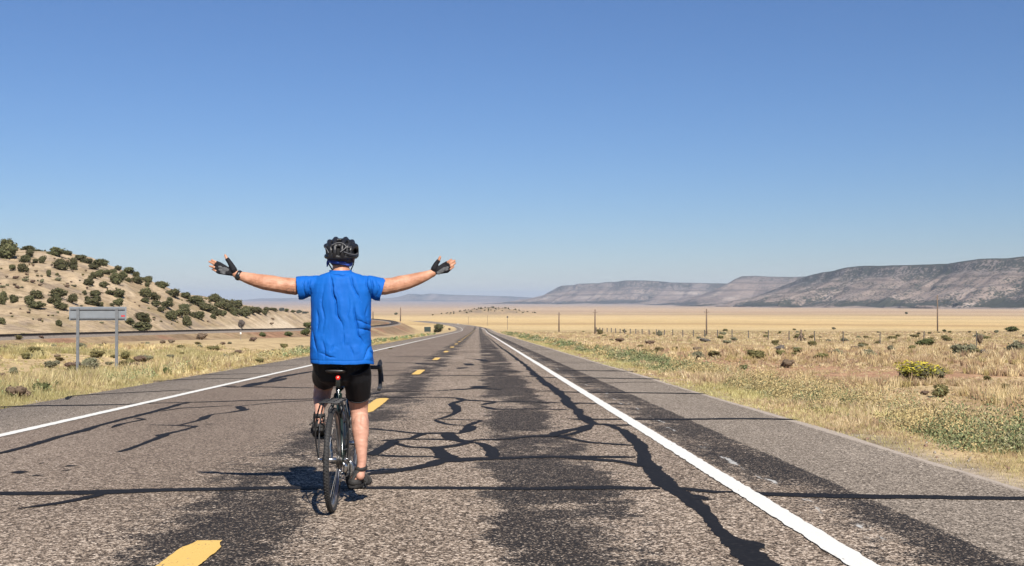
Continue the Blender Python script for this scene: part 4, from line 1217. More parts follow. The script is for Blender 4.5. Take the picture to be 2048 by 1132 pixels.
# ---- green weeds along the pavement edges
def weeds(name, x, y, r, h, nl, leaf, col, rg):
    z = terrain(x, y)
    rep = np.repeat(np.arange(len(x)), nl)
    n = len(rep)
    d = rg.normal(size=(n, 3)); d /= np.linalg.norm(d, axis=1)[:, None]
    q = rg.random(n) ** 0.45
    P = np.stack([x[rep] + d[:, 0] * r[rep] * q, y[rep] + d[:, 1] * r[rep] * q, z[rep] + h[rep] * (0.02 + 0.98 * np.abs(d[:, 2]) * q)], 1)
    v, f = quads_at(P, np.maximum(leaf, np.hypot(x, y)[rep] * 0.0008), rg, up=0.6, elong=1.8)
    c = col[rep] * (0.7 + 0.6 * rg.random(n))[:, None]
    o = link(name, np_mesh(name, v, [f], np.repeat(c, 4, 0)), None, shrub_mat, smooth=False)
    return tag(o, kind='stuff')
n = 4200
y = np.exp(rgx.uniform(math.log(10.5), math.log(230), n))
off = 0.85 + np.abs(rgx.normal(size=n)) * 0.95 + 0.9 * (fbm(y / 3, y * 0, 331) - 0.5)
x = 4.1 + off
keep = rgx.random(n) < np.clip(0.05 + 3.4 * (fbm(y / 2.5, x / 1.1, 333, 3) - 0.34), 0, 1)
x, y, off = x[keep], y[keep], off[keep]
n = len(x)
GREEN = np.array([0.20, 0.22, 0.105]); DOCK = np.array([0.44, 0.335, 0.17]); PALEG = np.array([0.36, 0.325, 0.19])
sel = fbm(y / 5, x / 2 + 4, 335, 3) + rgx.normal(size=n) * 0.20
col = np.where((sel > 0.53)[:, None], GREEN, np.where((sel > 0.44)[:, None], PALEG, DOCK))
r = 0.12 + 0.22 * rgx.random(n); h = (0.12 + 0.46 * rgx.random(n) ** 1.6) * sstep(0.5, 1.8, off)
weeds('roadside_weeds', x, y, r, np.maximum(h, .08), 110, 0.017, col, rgx)
n = 1500
y = np.exp(rgx.uniform(math.log(14), math.log(200), n))
x = -7.12 - 0.8 - np.abs(rgx.normal(size=n)) * 1.5
keep = rgx.random(n) < np.clip(0.1 + 2.4 * (fbm(y / 5, x / 2, 343, 3) - 0.36), 0, 1)
x, y = x[keep], y[keep]; n = len(x)
sel = fbm(y / 5, x / 2 + 4, 345, 3) + rgx.normal(size=n) * 0.08
col = np.where((sel > 0.52)[:, None], GREEN * 1.2, np.where((sel > 0.44)[:, None], PALEG, DOCK))
weeds('roadside_weeds', x, y, 0.12 + 0.2 * rgx.random(n), 0.12 + 0.28 * rgx.random(n), 70, 0.020, col, rgx)

# ---- small stones and clods beside the pavement
n = 2600
y = np.exp(rgx.uniform(math.log(9), math.log(70), n)); sd = np.where(rgx.random(n) < 0.6, 1, -1)
e = np.abs(rgx.normal(size=n)) * 0.9 + 0.03
x = np.where(sd > 0, 4.1 + e, -7.12 - e)
wide = rgx.random(n) < 0.35
x = np.where(wide & (sd > 0), 5 + rgx.random(n) * 0.5 * y, x)
z = terrain(x, y)
s = 0.007 + 0.018 * rgx.random(n) ** 4 + 0.0002 * y
base = np.array([[1, 0, 0], [-.5, .87, 0], [-.5, -.87, 0], [0, 0, .9], [0, 0, -.6]])
V = (base[None] * (0.7 + 0.6 * rgx.random((n, 5, 3))) * s[:, None, None] + np.stack([x, y, z + 0.2 * s], 1)[:, None]).reshape(-1, 3)
f0 = np.array([[0, 1, 3], [1, 2, 3], [2, 0, 3], [1, 0, 4], [2, 1, 4], [0, 2, 4]])
fa = (np.arange(n)[:, None, None] * 5 + f0[None]).reshape(-1, 3)
cc = np.array([[0.42, 0.35, 0.28], [0.36, 0.24, 0.17], [0.5, 0.45, 0.38]])[rgx.integers(0, 3, n)]
o = link('gravel', np_mesh('gravel', V, [fa], np.repeat(cc, 5, 0)), None, shrub_mat, smooth=False)
tag(o, kind='stuff')

# ------------------------------------------------------------------ signs, posts, poles, fence
galv = simple('galvanised steel', (0.19, 0.20, 0.21), 0.5, 0.3, sc=12)
alu = simple('bare aluminium sheet', (0.21, 0.23, 0.25), 0.55, 0.1, var=0.08, sc=6)
dark_post = simple('weathered steel post', (0.12, 0.105, 0.09), 0.75, 0.3)
old_wood = simple('weathered pole wood', (0.15, 0.105, 0.075), 0.9, var=0.3, sc=4)
white_plastic = simple('white marker', (0.75, 0.75, 0.72), 0.6)

def big_sign():
    D = 33.6
    a, b = hit(155, 767), hit(233, 752)
    D = 33.6
    A, B = at(155, 767, D), at(233, 752, D)
    A.z, B.z = ground_z(A.x, A.y), ground_z(B.x, B.y)
    root = empty('road_sign', tuple(A))
    tag(root, 'grey back of a wide road sign on two steel posts left of the road', 'sign')
    o = Vector(root.location)
    p0, p1 = at(137, 641, D), at(252, 613.5, D)
    bm = bmesh.new()
    box(bm, ((p0.x + p1.x) / 2 - o.x, 0.05, (p0.z + p1.z) / 2 - o.z), (p1.x - p0.x, 0.004, p1.z - p0.z), bevel=0.0015)
    bmobj('panel', bm, alu, root, False)
    for q in (A, B):
        bm = bmesh.new()
        top = at(0, 616.5, D).z
        x = q.x - o.x
        for c, s in (((x, -0.02, 0), (0.085, 0.006)), ((x - 0.04, -0.002, 0), (0.006, 0.036)), ((x + 0.04, -0.002, 0), (0.006, 0.036))):
            z0, z1 = q.z - 0.4 - o.z, top - o.z
            box(bm, (c[0], c[1], (z0 + z1) / 2), (s[0], s[1], z1 - z0))
        bmobj('post', bm, galv, root, False)
    for v in (619, 637.5):
        bm = bmesh.new()
        z = at(0, v, D).z - o.z
        xa, xb = at(140, v, D).x - o.x, at(249, v, D).x - o.x
        box(bm, ((xa + xb) / 2, 0.028, z), (xb - xa, 0.022, 0.035), bevel=0.004)
        box(bm, ((xa + xb) / 2, 0.024, z + 0.022), (xb - xa, 0.03, 0.008))
        bmobj('stiffener', bm, galv, root, False)
    for x in (A.x, B.x):
        for v in (619, 637.5):
            bm = bmesh.new()
            z = at(0, v, D).z - o.z
            cyl(bm, (x - o.x, -0.035, z), (x - o.x, -0.022, z), 0.014, 6)
            bmobj('bolt', bm, galv, root, False)
    bm = bmesh.new()
    c = at(245, 632, D)
    box(bm, (c.x - o.x, 0.0465, c.z - o.z), (0.115, 0.002, 0.055))
    m = NT('red sticker')
    f = m.noise(m.scale(m.obj(), (60, 1, 30)), 1.0, 2)
    link('sticker', from_bm(bm, 'sticker'), root, m.done(m.ramp(f, [(0.45, (0.42, 0.02, 0.03)), (0.6, (0.55, 0.10, 0.10))]), 0.5), smooth=False)
big_sign()

def small_sign():
    p = hit(855, 663.5)
    D = 205.0
    p = at(855, 663, D); p.z = ground_z(p.x, D)
    root = empty('road_sign', tuple(p))
    tag(root, 'small dark green road sign beside the lone juniper before the bend', 'sign')
    s = D / F
    bm = bmesh.new()
    w, h = 13 * s, 9.5 * s
    zc = (663 - 655) * s + 0.25
    box(bm, (0, 0, zc), (w, 0.03, h), bevel=0.012)
    bmobj('panel', bm, simple('dark green sign face', (0.018, 0.034, 0.030), 0.5), root, False)
    bm = bmesh.new(); box(bm, (0, 0.02, zc + h * 0.42), (w * 0.8, 0.05, h * 0.22), bevel=0.01)
    bmobj('top_plate', bm, alu, root, False)
    for x in (-w * 0.28, w * 0.28):
        bm = bmesh.new(); box(bm, (x, 0.05, zc / 2), (0.06, 0.05, zc + 0.6))
        bmobj('post', bm, dark_post, root, False)
small_sign()

def marker(name, u, vtop, D, w, label, cat, mat, plate=None, group=None):
    p = at(u, 640, D); p.z = ground_z(p.x, D)
    top = at(u, vtop, D).z
    h = max(top - p.z, 0.5)
    root = empty(name, tuple(p))
    tag(root, label, cat, group)
    bm = bmesh.new(); box(bm, (0, 0, h / 2 - 0.15), (w, w * 0.6, h + 0.3), bevel=w * 0.15)
    bmobj('post', bm, mat, root, False)
    if plate:
        pw, ph, z, m2, rot = plate
        bm = bmesh.new(); box(bm, (0, -w * 0.3 - 0.012, h - z), (pw, 0.012, ph), Matrix.Rotation(R(rot), 3, 'Y'), bevel=0.004)
        bmobj('plate', bm, m2, root, False)
marker('marker_post', 481.5, 652.5, 117, 0.03, 'thin white marker post with a plate in front of the railway', 'marker post', galv, (0.16, 0.2, 0.75, white_plastic, 0))
marker('marker_post', 1015, 632, 395, 0.13, 'tall thin post with a small dark diamond plate right of the road', 'marker post', dark_post, (0.62, 0.62, 0.35, dark_post, 45))
marker('delineator', 916, 646.5, 545, 0.22, 'white reflector post on the outside of the far road bend', 'delineator', white_plastic)
marker('marker_post', 937, 633, 560, 0.13, 'thin grey pole beyond the road bend, left of the knoll middle', 'marker post', dark_post)
marker('marker_post', 975, 631, 520, 0.12, 'thin grey pole straight beyond the end of the visible road', 'marker post', dark_post)

def utility_pole(u, vtop, D, label):
    p = at(u, 640, D); p.z = ground_z(p.x, D)
    h = at(u, vtop, D).z - p.z
    root = empty('utility_pole', tuple(p))
    tag(root, label, 'utility pole', 'wooden utility poles across the plain')
    bm = bmesh.new()
    tube(bm, [(0, 0, -0.8), (0, 0, h * 0.5), (0.02, 0, h)], [D * 0.00052 + 0.06, D * 0.00046 + 0.05, D * 0.0004 + 0.04], 8, caps='flat')
    bmobj('pole', bm, old_wood, root)
    z = h - 0.12 * h
    bm = bmesh.new(); box(bm, (0, -0.12, z), (1.1, 0.1, 0.09))
    bmobj('crossarm', bm, old_wood, root, False)
    for x in (-0.48, 0.48):
        bm = bmesh.new(); cyl(bm, (x, -0.12, z + 0.045), (x, -0.12, z + 0.19), 0.045, 7, 0.03)
        bmobj('insulator', bm, simple('glass insulator', (0.1, 0.12, 0.1), 0.3), root)
    return root
utility_pole(1118, 625, 330, 'wooden utility pole nearest the road on the right, short and thin')
utility_pole(1190, 619, 265, 'wooden utility pole second from the road behind the wire fence')
utility_pole(1413, 618, 235, 'wooden utility pole alone in the middle of the right grassland')
utility_pole(1875, 590, 330, 'tallest wooden utility pole standing before the foot of the right mesa')
utility_pole(801, 615, 760, 'thin distant utility pole just right of the rider and railway bend')
utility_pole(746, 623, 700, 'thin distant utility pole close beside the blue shirt')

def fence():
    xf = 36.0
    ys = [48.6 + 9.3 * k for k in range(31)]
    root = empty('wire_fence', (xf, 76.5, ground_z(xf, 76.5)))
    tag(root, 'long wire fence on thin posts crossing the grassland right of the road', 'fence')
    o = Vector(root.location)
    bm = bmesh.new()
    box(bm, (0, 0, 0.42), (0.055, 0.05, 1.7))
    box(bm, (0, -0.02, 1.2), (0.03, 0.03, 0.1))
    pm = from_bm(bm, 'post'); pm.materials.append(dark_post)
    tops = []
    for k, y in enumerate(ys):
        x = xf + rgx.normal() * 0.08
        z = ground_z(x, y)
        q = bpy.data.objects.new('post', pm); COL.objects.link(q); q.parent = root
        q.location = (x - o.x, y - o.y, z - o.z)
        wd = max(1.0, y * 0.0008 / 0.055)
        q.scale = (wd, wd, 1.0 + rgx.normal() * 0.03)
        q.rotation_euler = (rgx.normal() * 0.02, rgx.normal() * 0.025, 0)
        tops.append(Vector((x - o.x, y - o.y, z - o.z)))
    y = 118.6; z = ground_z(xf, y) - o.z
    bm = bmesh.new()
    tube(bm, [(0, y - o.y, z - 0.4), (0.02, y - o.y, z + 1.35)], 0.11, 8, caps='flat')
    bmobj('wooden_post', bm, old_wood, root)
    for s in (-1, 1):
        bm = bmesh.new()
        tube(bm, [(s * 0.75, y - o.y + s * 0.6, z - 0.1), (0.0, y - o.y, z + 0.95)], 0.06, 8, caps='flat')
        bmobj('brace', bm, old_wood, root)
    for hgt in (0.35, 0.65, 0.92, 1.15):
        bm = bmesh.new()
        tube(bm, [t + Vector((0, 0, hgt)) for t in tops], [0.004 + 0.00001 * (t.y + o.y) for t in tops], 4, caps=None)
        bmobj('wire', bm, dark_post, root)
fence()
# ------------------------------------------------------------------ the bicycle
BIKE_Y = 7.08
BIKE_M = Matrix.Translation((-0.958, BIKE_Y, float(prof(BIKE_Y)))) @ Matrix.Rotation(-math.atan(0.0255), 4, 'X')
BIKE_I = BIKE_M.inverted()
def L(u, v, yl):
    p = BIKE_I @ at(u, v, BIKE_Y + yl)
    return Vector((p.x, p.y, p.z))
def place(o):
    o.location = BIKE_M.to_translation()
    o.rotation_euler = BIKE_M.to_euler()
    return o

black_gloss = simple('black gloss paint', (0.012, 0.015, 0.014), 0.18, var=0.1, spec=0.5)
frame_paint = simple('dark green gloss paint', (0.010, 0.022, 0.018), 0.16, var=0.1, spec=0.55)
black_matt = simple('black matt metal', (0.016, 0.016, 0.017), 0.5, var=0.2)
rubber = simple('tyre rubber', (0.021, 0.020, 0.020), 0.75, var=0.35, sc=60, bump=0.3)
silver = simple('polished alloy', (0.62, 0.62, 0.61), 0.22, 0.95, var=0.06)
steel_dark = simple('oily steel', (0.18, 0.17, 0.16), 0.35, 0.9, var=0.25, sc=80)
tape = simple('bar tape', (0.018, 0.018, 0.019), 0.8, var=0.3, sc=90, bump=0.3)

bike = place(empty('bicycle'))
tag(bike, 'black touring bicycle with rear rack and drop handlebars ridden along the road', 'bicycle')

def ring_pts(c, r, n, axis='x'):
    return [(c[0], c[1] + r * math.cos(2 * math.pi * k / n), c[2] + r * math.sin(2 * math.pi * k / n)) for k in range(n)]

spoke_bm = bmesh.new()
cyl(spoke_bm, (0.0, 0.0, 0.022), (0.0, 0.0, 0.300), 0.0013, 5)
spoke_me = from_bm(spoke_bm, 'spoke'); spoke_me.materials.append(steel_dark)
def wheel(y, rear):
    w = empty('wheel', (0, y, 0.34)); w.parent = bike
    bm = bmesh.new(); tube(bm, ring_pts((0, 0, 0), 0.322, 72), 0.0185, 14, closed=True, up=Vector((1, 0, 0)))
    # shallow tread blocks along the tyre's crown
    for k in range(96):
        a = 2 * math.pi * k / 96
        for s in (-1, 1):
            aa = a + s * 0.016
            box(bm, (s * 0.007, 0.3395 * math.cos(aa), 0.3395 * math.sin(aa)), (0.009, 0.0022, 0.010), Matrix.Rotation(aa, 3, 'X'))
    bmobj('tyre', bm, rubber, w)
    bm = bmesh.new()
    n = 72
    sec = [(-0.0095, 0.311), (-0.0105, 0.303), (-0.009, 0.291), (0, 0.286), (0.009, 0.291), (0.0105, 0.303), (0.0095, 0.311), (0, 0.305)]
    vs = [[bm.verts.new((x, r * math.cos(2 * math.pi * k / n), r * math.sin(2 * math.pi * k / n))) for x, r in sec] for k in range(n)]
    for k in range(n):
        a, b = vs[k], vs[(k + 1) % n]
        for q in range(len(sec)): bm.faces.new((a[q], b[q], b[(q + 1) % len(sec)], a[(q + 1) % len(sec)]))
    bmesh.ops.recalc_face_normals(bm, faces=bm.faces)
    bmobj('rim', bm, simple('worn rim alloy', (0.34, 0.34, 0.34), 0.35, 0.85, var=0.2), w, False)
    bm = bmesh.new()
    hw = 0.05
    tube(bm, [(-hw, 0, 0), (-hw + 0.006, 0, 0), (-hw + 0.012, 0, 0), (hw - 0.012, 0, 0), (hw - 0.006, 0, 0), (hw, 0, 0)], [0.012, 0.026, 0.016, 0.016, 0.026, 0.012], 16, caps='flat')
    cyl(bm, (-0.085, 0, 0), (0.085, 0, 0), 0.006, 10)
    for s in (-1, 1): cyl(bm, (s * 0.066, 0, 0), (s * 0.086, 0, 0), 0.011, 10)
    bmobj('hub', bm, silver, w)
    for k in range(28):
        s = 1 if k % 2 else -1
        o = bpy.data.objects.new('spoke', spoke_me); COL.objects.link(o); o.parent = w
        a = 2 * math.pi * k / 28
        o.rotation_mode = 'YXZ'
        o.rotation_euler = (a + (0.06 if (k // 2) % 2 else -0.06), s * -0.128, 0)
        o.location = (s * 0.04, 0, 0)
    if rear:
        bm = bmesh.new()
        for k in range(8):
            x = 0.030 + 0.0036 * k; r = 0.060 - 0.0042 * k
            tube(bm, [(x, 0, 0), (x + 0.0018, 0, 0)], [r, r], 28, caps='flat')
        cyl(bm, (0.028, 0, 0), (0.062, 0, 0), 0.02, 16)
        bmobj('cassette', bm, steel_dark, w, False)
    return w
wheel(0.0, True)
wheel(1.03, False)

BB = Vector((0, 0.43, 0.272))
bm = bmesh.new()
tube(bm, [BB + Vector((0, -.01, .01)), (0, 0.238, 0.80)], 0.0165, 16, caps='flat')
tube(bm, [(0, 0.248, 0.775), (0, 0.835, 0.815)], 0.0155, 16, caps='flat')
tube(bm, [BB, (0, 0.868, 0.685)], 0.0190, 16, caps='flat')
tube(bm, [(0, 0.885, 0.645), (0, 0.828, 0.855)], 0.020, 16, caps='flat')
tube(bm, [BB + Vector((-.036, 0, 0)), BB + Vector((.036, 0, 0))], 0.023, 16, caps='flat')
for s in (-1, 1):
    tube(bm, [(s * .063, 0, .34), (s * .055, .10, .322), (s * .034, .30, .285), (s * .022, .425, .274)], [.007, .009, .011, .012], 10)
    tube(bm, [(s * .063, 0, .345), (s * .05, .07, .48), (s * .034, .16, .64), (s * .018, .238, .755)], [.0075, .009, .0095, .009], 10)
    box(bm, (s * .062, 0.005, .345), (.007, .04, .055), bevel=.003)
tube(bm, [(-.033, .165, .65), (.033, .165, .65)], .007, 8)
bmobj('frame', bm, frame_paint, bike)
bm = bmesh.new()
tube(bm, [(0, .884, .645), (0, .896, .625)], .021, 14)
for s in (-1, 1): tube(bm, [(0, .893, .632), (s * .045, .898, .622), (s * .056, .92, .55), (s * .056, .985, .43), (s * .058, 1.03, .34)], [.016, .015, .013, .010, .008], 10)
bmobj('fork', bm, frame_paint, bike)
bm = bmesh.new()
cyl(bm, (0, .243, .785), (0, .2, .897), .0136, 14)
box(bm, (0, .195, .902), (.035, .05, .018), bevel=.004)
tube(bm, [(-.02, .13, .912), (-.02, .22, .899), (-.022, .31, .905)], .0035, 8)
tube(bm, [(.02, .13, .912), (.02, .22, .899), (.022, .31, .905)], .0035, 8)
cyl(bm, (0.0, .239, .795), (0.022, .232, .797), .007, 8)
bmobj('seat_post', bm, silver if False else black_matt, bike)
# saddle
bm = bmesh.new()
rings = []
for y, w, zt, th in ((0.085, .050, .925, .014), (0.095, .066, .930, .026), (0.13, .074, .934, .036), (0.18, .066, .933, .036), (0.24, .040, .931, .032), (0.30, .026, .930, .028), (0.36, .021, .927, .024), (0.375, .014, .921, .014)):
    rings.append([(w * math.cos(a) * (1 if math.sin(a) > -.2 else .9), y, zt - th / 2 + th / 2 * (abs(math.sin(a)) ** .7) * (1 if math.sin(a) > 0 else -1)) for a in [2 * math.pi * k / 18 for k in range(18)]])
loft(bm, rings)
bmesh.ops.recalc_face_normals(bm, faces=bm.faces)
bmobj('saddle', bm, simple('saddle leather', (.018, .016, .015), .35, var=.2), bike)
# handlebar, levers
bm = bmesh.new()
cyl(bm, (0, .83, .86), (0, .822, .905), .018, 12)
tube(bm, [(0, .824, .893), (0, .93, .912)], .016, 12)
bmobj('stem', bm, black_matt, bike)
for s in (-1, 1):
    bm = bmesh.new()
    P = catmull([(0, .93, .912), (s * .10, .93, .912), (s * .165, .935, .911), (s * .200, .97, .908), (s * .208, 1.02, .898), (s * .211, 1.045, .86), (s * .214, 1.03, .80), (s * .216, .985, .765), (s * .218, .90, .752)], 6)
    tube(bm, [tuple(p) for p in P], .0155, 12)
    bmobj('handlebar', bm, tape, bike)
    bm = bmesh.new()
    tube(bm, [(s * .205, .985, .915), (s * .208, 1.03, .922), (s * .209, 1.06, .938), (s * .209, 1.075, .955)], [.015, .018, .018, .011], 12)
    bmobj('brake_hood', bm, black_matt, bike)
    bm = bmesh.new()
    tube(bm, [(s * .211, 1.075, .935), (s * .218, 1.09, .90), (s * .226, 1.075, .845), (s * .233, 1.05, .80)], [(.007, .010), (.006, .009), (.006, .008), (.005, .006)], 8)
    bmobj('brake_lever', bm, black_matt, bike)
    bm = bmesh.new(); cyl(bm, (s * .218, .899, .752), (s * .2182, .892, .752), .0150, 12)
    bmobj('bar_plug', bm, silver, bike)
# drivetrain
for s in (-1, 1):
    bm = bmesh.new()
    e = Vector((s * .078, .43, .272 - s * .17))
    tube(bm, [(s * .058, .43, .272), (s * .07, .43, .272 - s * .02), e], [(.010, .017), (.009, .014), (.008, .012)], 10)
    bmobj('crank_arm', bm, silver, bike)
    bm = bmesh.new()
    box(bm, (s * .135, .43, e.z), (.085, .075, .020), bevel=.005)
    cyl(bm, (s * .078, .43, e.z), (s * .175, .43, e.z), .007, 8)
    bmobj('pedal', bm, black_matt, bike)
bm = bmesh.new()
for x, r in ((.044, .095), (.051, .078)):
    n = 44
    for q in range(n):
        a = 2 * math.pi * q / n
        box(bm, (x, .43 + r * math.cos(a), .272 + r * math.sin(a)), (.0025, .006, .009), Matrix.Rotation(a, 3, 'X'))
    tube(bm, ring_pts((x, .43, .272), r - .006, 44), (.0018, .008) if False else .0045, 6, closed=True, up=Vector((1, 0, 0)))
for q in range(5):
    a = 2 * math.pi * q / 5 + .3
    tube(bm, [(.05, .43, .272), (.05, .43 + .085 * math.cos(a), .272 + .085 * math.sin(a))], [.012, .007], 8)
bmobj('chainring', bm, steel_dark, bike, False)
bm = bmesh.new()
tube(bm, [(.042, 0.0, .392), (.048, .43, .367)], (.0022 if False else .004), 6)
tube(bm, [(.045, .043, .205), (.048, .40, .182)], .004, 6)
tube(bm, [tuple(p) for p in catmull([(.048, .43, .367), (.048, .50, .337), (.048, .525, .272), (.048, .49, .20), (.048, .40, .182)], 5)], .004, 6)
tube(bm, [tuple(p) for p in catmull([(.042, 0, .392), (.043, -.045, .37), (.044, -.05, .33), (.045, -.01, .285), (.046, .022, .255), (.046, .012, .225), (.045, .043, .205)], 5)], .004, 6)
bmobj('chain', bm, steel_dark, bike)
bm = bmesh.new()
tube(bm, [(.066, .005, .318), (.082, .0, .295), (.076, .015, .268)], [.012, .016, .013], 10)
for c in ((.046, .018, .262), (.046, .035, .212)):
    cyl(bm, (c[0] - .004, c[1], c[2]), (c[0] + .004, c[1], c[2]), .019, 14)
box(bm, (.054, .027, .237), (.003, .022, .085), Matrix.Rotation(R(-18), 3, 'X'), bevel=.002)
box(bm, (.039, .027, .237), (.003, .022, .085), Matrix.Rotation(R(-18), 3, 'X'), bevel=.002)
bmobj('rear_derailleur', bm, silver, bike)
bm = bmesh.new()
tube(bm, [tuple(p) for p in catmull([(.078, -.01, .30), (.085, -.07, .33), (.078, -.03, .375), (.05, .12, .33)], 6)], .0028, 6)
bmobj('cable', bm, black_matt, bike)
bm = bmesh.new()
for s in (-1, 1): tube(bm, [(s * .045, .13, .60), (s * .04, .12, .66), (s * .022, .15, .70)], [.008, .010, .007], 8)
tube(bm, [(-.03, .15, .695), (.03, .15, .695)], .006, 8)
bmobj('rear_brake', bm, black_matt, bike)
# rear rack
bm = bmesh.new()
zr = .728
for s in (-1, 1):
    tube(bm, [(s * .055, -.20, zr - .01), (s * .068, -.17, zr), (s * .068, .10, zr), (s * .045, .15, zr)], .0055, 8)
    tube(bm, [tuple(p) for p in catmull([(s * .068, .08, zr), (s * .09, .06, .62), (s * .096, .03, .48), (s * .094, .0, .345)], 5)], .0055, 8)
    tube(bm, [tuple(p) for p in catmull([(s * .068, -.08, zr), (s * .095, -.07, .63), (s * .108, -.05, .50), (s * .094, 0, .345)], 5)], .0055, 8)
    tube(bm, [tuple(p) for p in catmull([(s * .108, -.10, .66), (s * .114, -.02, .55), (s * .104, .04, .60)], 5)], .0045, 8)
    tube(bm, [(s * .04, .14, zr), (s * .024, .20, .735), (s * .02, .228, .735)], .004, 8)
for y in (-.20, -.12, -.02, .08, .15):
    tube(bm, [(-.066, y, zr), (.066, y, zr)], .005, 8)
for x in (-.024, .024): tube(bm, [(x, -.2, zr), (x, .15, zr)], .0045, 8)
bmobj('rear_rack', bm, black_matt, bike)
bm = bmesh.new()
for s in (-1, 1): cyl(bm, (s * .100, 0, .345), (s * .086, 0, .345), .0075, 8)
bmobj('rack_bolts', bm, silver, bike)
# tail light
c = L(676.3, 763, .155)
bm = bmesh.new()
tube(bm, [c + Vector((0, 0, .028)), c + Vector((0, 0, -.028))], [.0165, .0165], 16)
box(bm, (c.x, c.y + .03, c.z + .012), (.014, .05, .014), bevel=.003)
light = bmobj('tail_light', bm, black_gloss, bike)
bm = bmesh.new()
ellipsoid(bm, c + Vector((0, -.0125, .026)), (.0150, .009, .0165))
m = NT('lit red lens')
mm = m.done((0.5, 0.01, 0.008), 0.15)
m.b.inputs['Emission Color'].default_value = (1.0, 0.06, 0.03, 1); m.b.inputs['Emission Strength'].default_value = 0.20
bmobj('lens', bm, mm, light)
bm = bmesh.new(); ellipsoid(bm, c + Vector((0.001, -.0215, .028)), (.0042, .002, .0042), sub=2)
m = NT('lit lamp diode'); mm = m.done((.9, .5, .4), .3)
m.b.inputs['Emission Color'].default_value = (1, .40, .30, 1); m.b.inputs['Emission Strength'].default_value = 0.8
bmobj('diode', bm, mm, light)

# bottle in its cage on the seat tube
def axis_pt(t, f=0.0):   # along the seat tube, f in front of it
    a = BB.lerp(Vector((0, .238, .80)), t)
    return a + Vector((0, .96 * f, .27 * f))
bm = bmesh.new()
for t in (.28, .52): tube(bm, [axis_pt(t, .052) + Vector((.04 * math.cos(q), .04 * math.sin(q), 0)) for q in [2 * math.pi * k / 20 for k in range(20)]], .0028, 6, closed=True)
bmobj('bottle_cage', bm, black_matt, bike)
bt = place(empty('water_bottle'))
tag(bt, 'dark shiny water bottle carried on the bicycle frame beside the bare right calf', 'bottle')
bm = bmesh.new()
tube(bm, [axis_pt(q, .052) for q in (.20, .22, .48, .50, .52, .60, .64, .68)], [.032, .0365, .0365, .033, .0365, .0365, .028, .018], 22, caps='flat')
bmobj('bottle_body', bm, simple('smoky blue plastic', (.020, .034, .055), .08, var=.1, spec=.6), bt)
bm = bmesh.new()
tube(bm, [axis_pt(q, .052) for q in (.66, .69, .71, .74)], [.026, .026, .012, .010], 18)
bmobj('bottle_cap', bm, silver, bt)

# ------------------------------------------------------------------ the rider
def skin_mat():
    m = NT('tanned skin')
    p = m.obj()
    n = m.noise(p, 14, 5, .65); n2 = m.noise(p, 90, 3, .6)
    c = m.ramp(n, [(.28, (.34, .155, .088)), (.5, (.46, .225, .135)), (.72, (.56, .31, .205))])
    c = m.mix(m.math('MULTIPLY', m.sstep(.52, .66, n2), .28), c, (.27, .125, .078))
    x, y, z = m.sep(p)
    # pale thighs and shins, redder arms
    low = m.sstep(1.05, .85, z)
    c = m.mix(m.math('MULTIPLY', low, .65), c, (.52, .285, .215))
    # faint wheel shaped tattoo above the left elbow
    tc = L(581, 582, .2)
    dx = m.math('SUBTRACT', x, tc.x); dz = m.math('SUBTRACT', z, tc.z)
    r = m.math('SQRT', m.math('ADD', m.math('POWER', m.math('MULTIPLY', dx, .75), 2.0), m.math('POWER', m.math('MULTIPLY', dz, 1.15), 2.0)))
    ring = m.math('LESS_THAN', m.math('ABSOLUTE', m.math('SUBTRACT', r, .019)), .0026)
    ang = m.math('ARCTAN2', dz, dx)
    sp = m.math('MULTIPLY', m.math('LESS_THAN', m.math('ABSOLUTE', m.math('SINE', m.math('MULTIPLY', ang, 3.0))), .25), m.math('LESS_THAN', r, .019))
    side = m.math('LESS_THAN', y, .24)
    tat = m.math('MULTIPLY', m.math('MULTIPLY', m.math('MAXIMUM', ring, sp), side), m.sstep(.3, .5, m.noise(p, 120, 2)))
    c = m.mix(m.math('MULTIPLY', tat, .62), c, (.10, .075, .065))
    m.bump(n2, .25, .003)
    return m.done(c, .55, spec=.35)
skin = skin_mat()

HL = [L(474, 549.5, .22), None]
def arm_pts(side):
    if side < 0:
        return [(L(636, 566, .25), .060), (L(612, 572, .25), .060), (L(590, 573, .235), .0575), (L(566, 570.5, .222), .0545), (L(548, 567, .215), .0540), (L(528, 564, .215), .0525), (L(511, 560.5, .215), .0460), (L(494, 555.5, .218), .0375), (L(480, 551.5, .22), .0300), (L(473, 548.5, .222), .0280)]
    return [(L(730, 568, .25), .060), (L(752, 573, .26), .060), (L(771, 573, .275), .0575), (L(787, 570.5, .29), .0545), (L(801, 567, .30), .0540), (L(818, 563, .315), .0500), (L(834, 558, .33), .0440), (L(850, 552.5, .345), .0350), (L(861, 548, .355), .0300), (L(865, 546, .36), .0285)]
HAND = {
    -1: dict(y=.222, wrist=(472, 548.5), thumb=[(467.5, 539), (459.5, 525), (453.6, 517), (450.4, 510.2)], fingers=[[(438.5, 527.5), (430, 523.5), (423.5, 520.3)], [(436, 531.5), (426.5, 527), (418.5, 523.4)], [(436.5, 538), (427, 534.5), (419.5, 532)], [(437.5, 544), (430.5, 541.5), (424.5, 539)]]),
    1: dict(y=.360, wrist=(865.5, 545.5), thumb=[(868, 537), (872.7, 527), (877.8, 520.4), (880.2, 513.8)], fingers=[[(889, 528.5), (896.5, 523.5), (902.6, 518.8)], [(893, 532.2), (901.5, 526.5), (909.2, 520.8)], [(894.5, 537), (903, 531.5), (910.3, 526.2)], [(894.5, 542), (902, 537.5), (908, 533)]]),
}
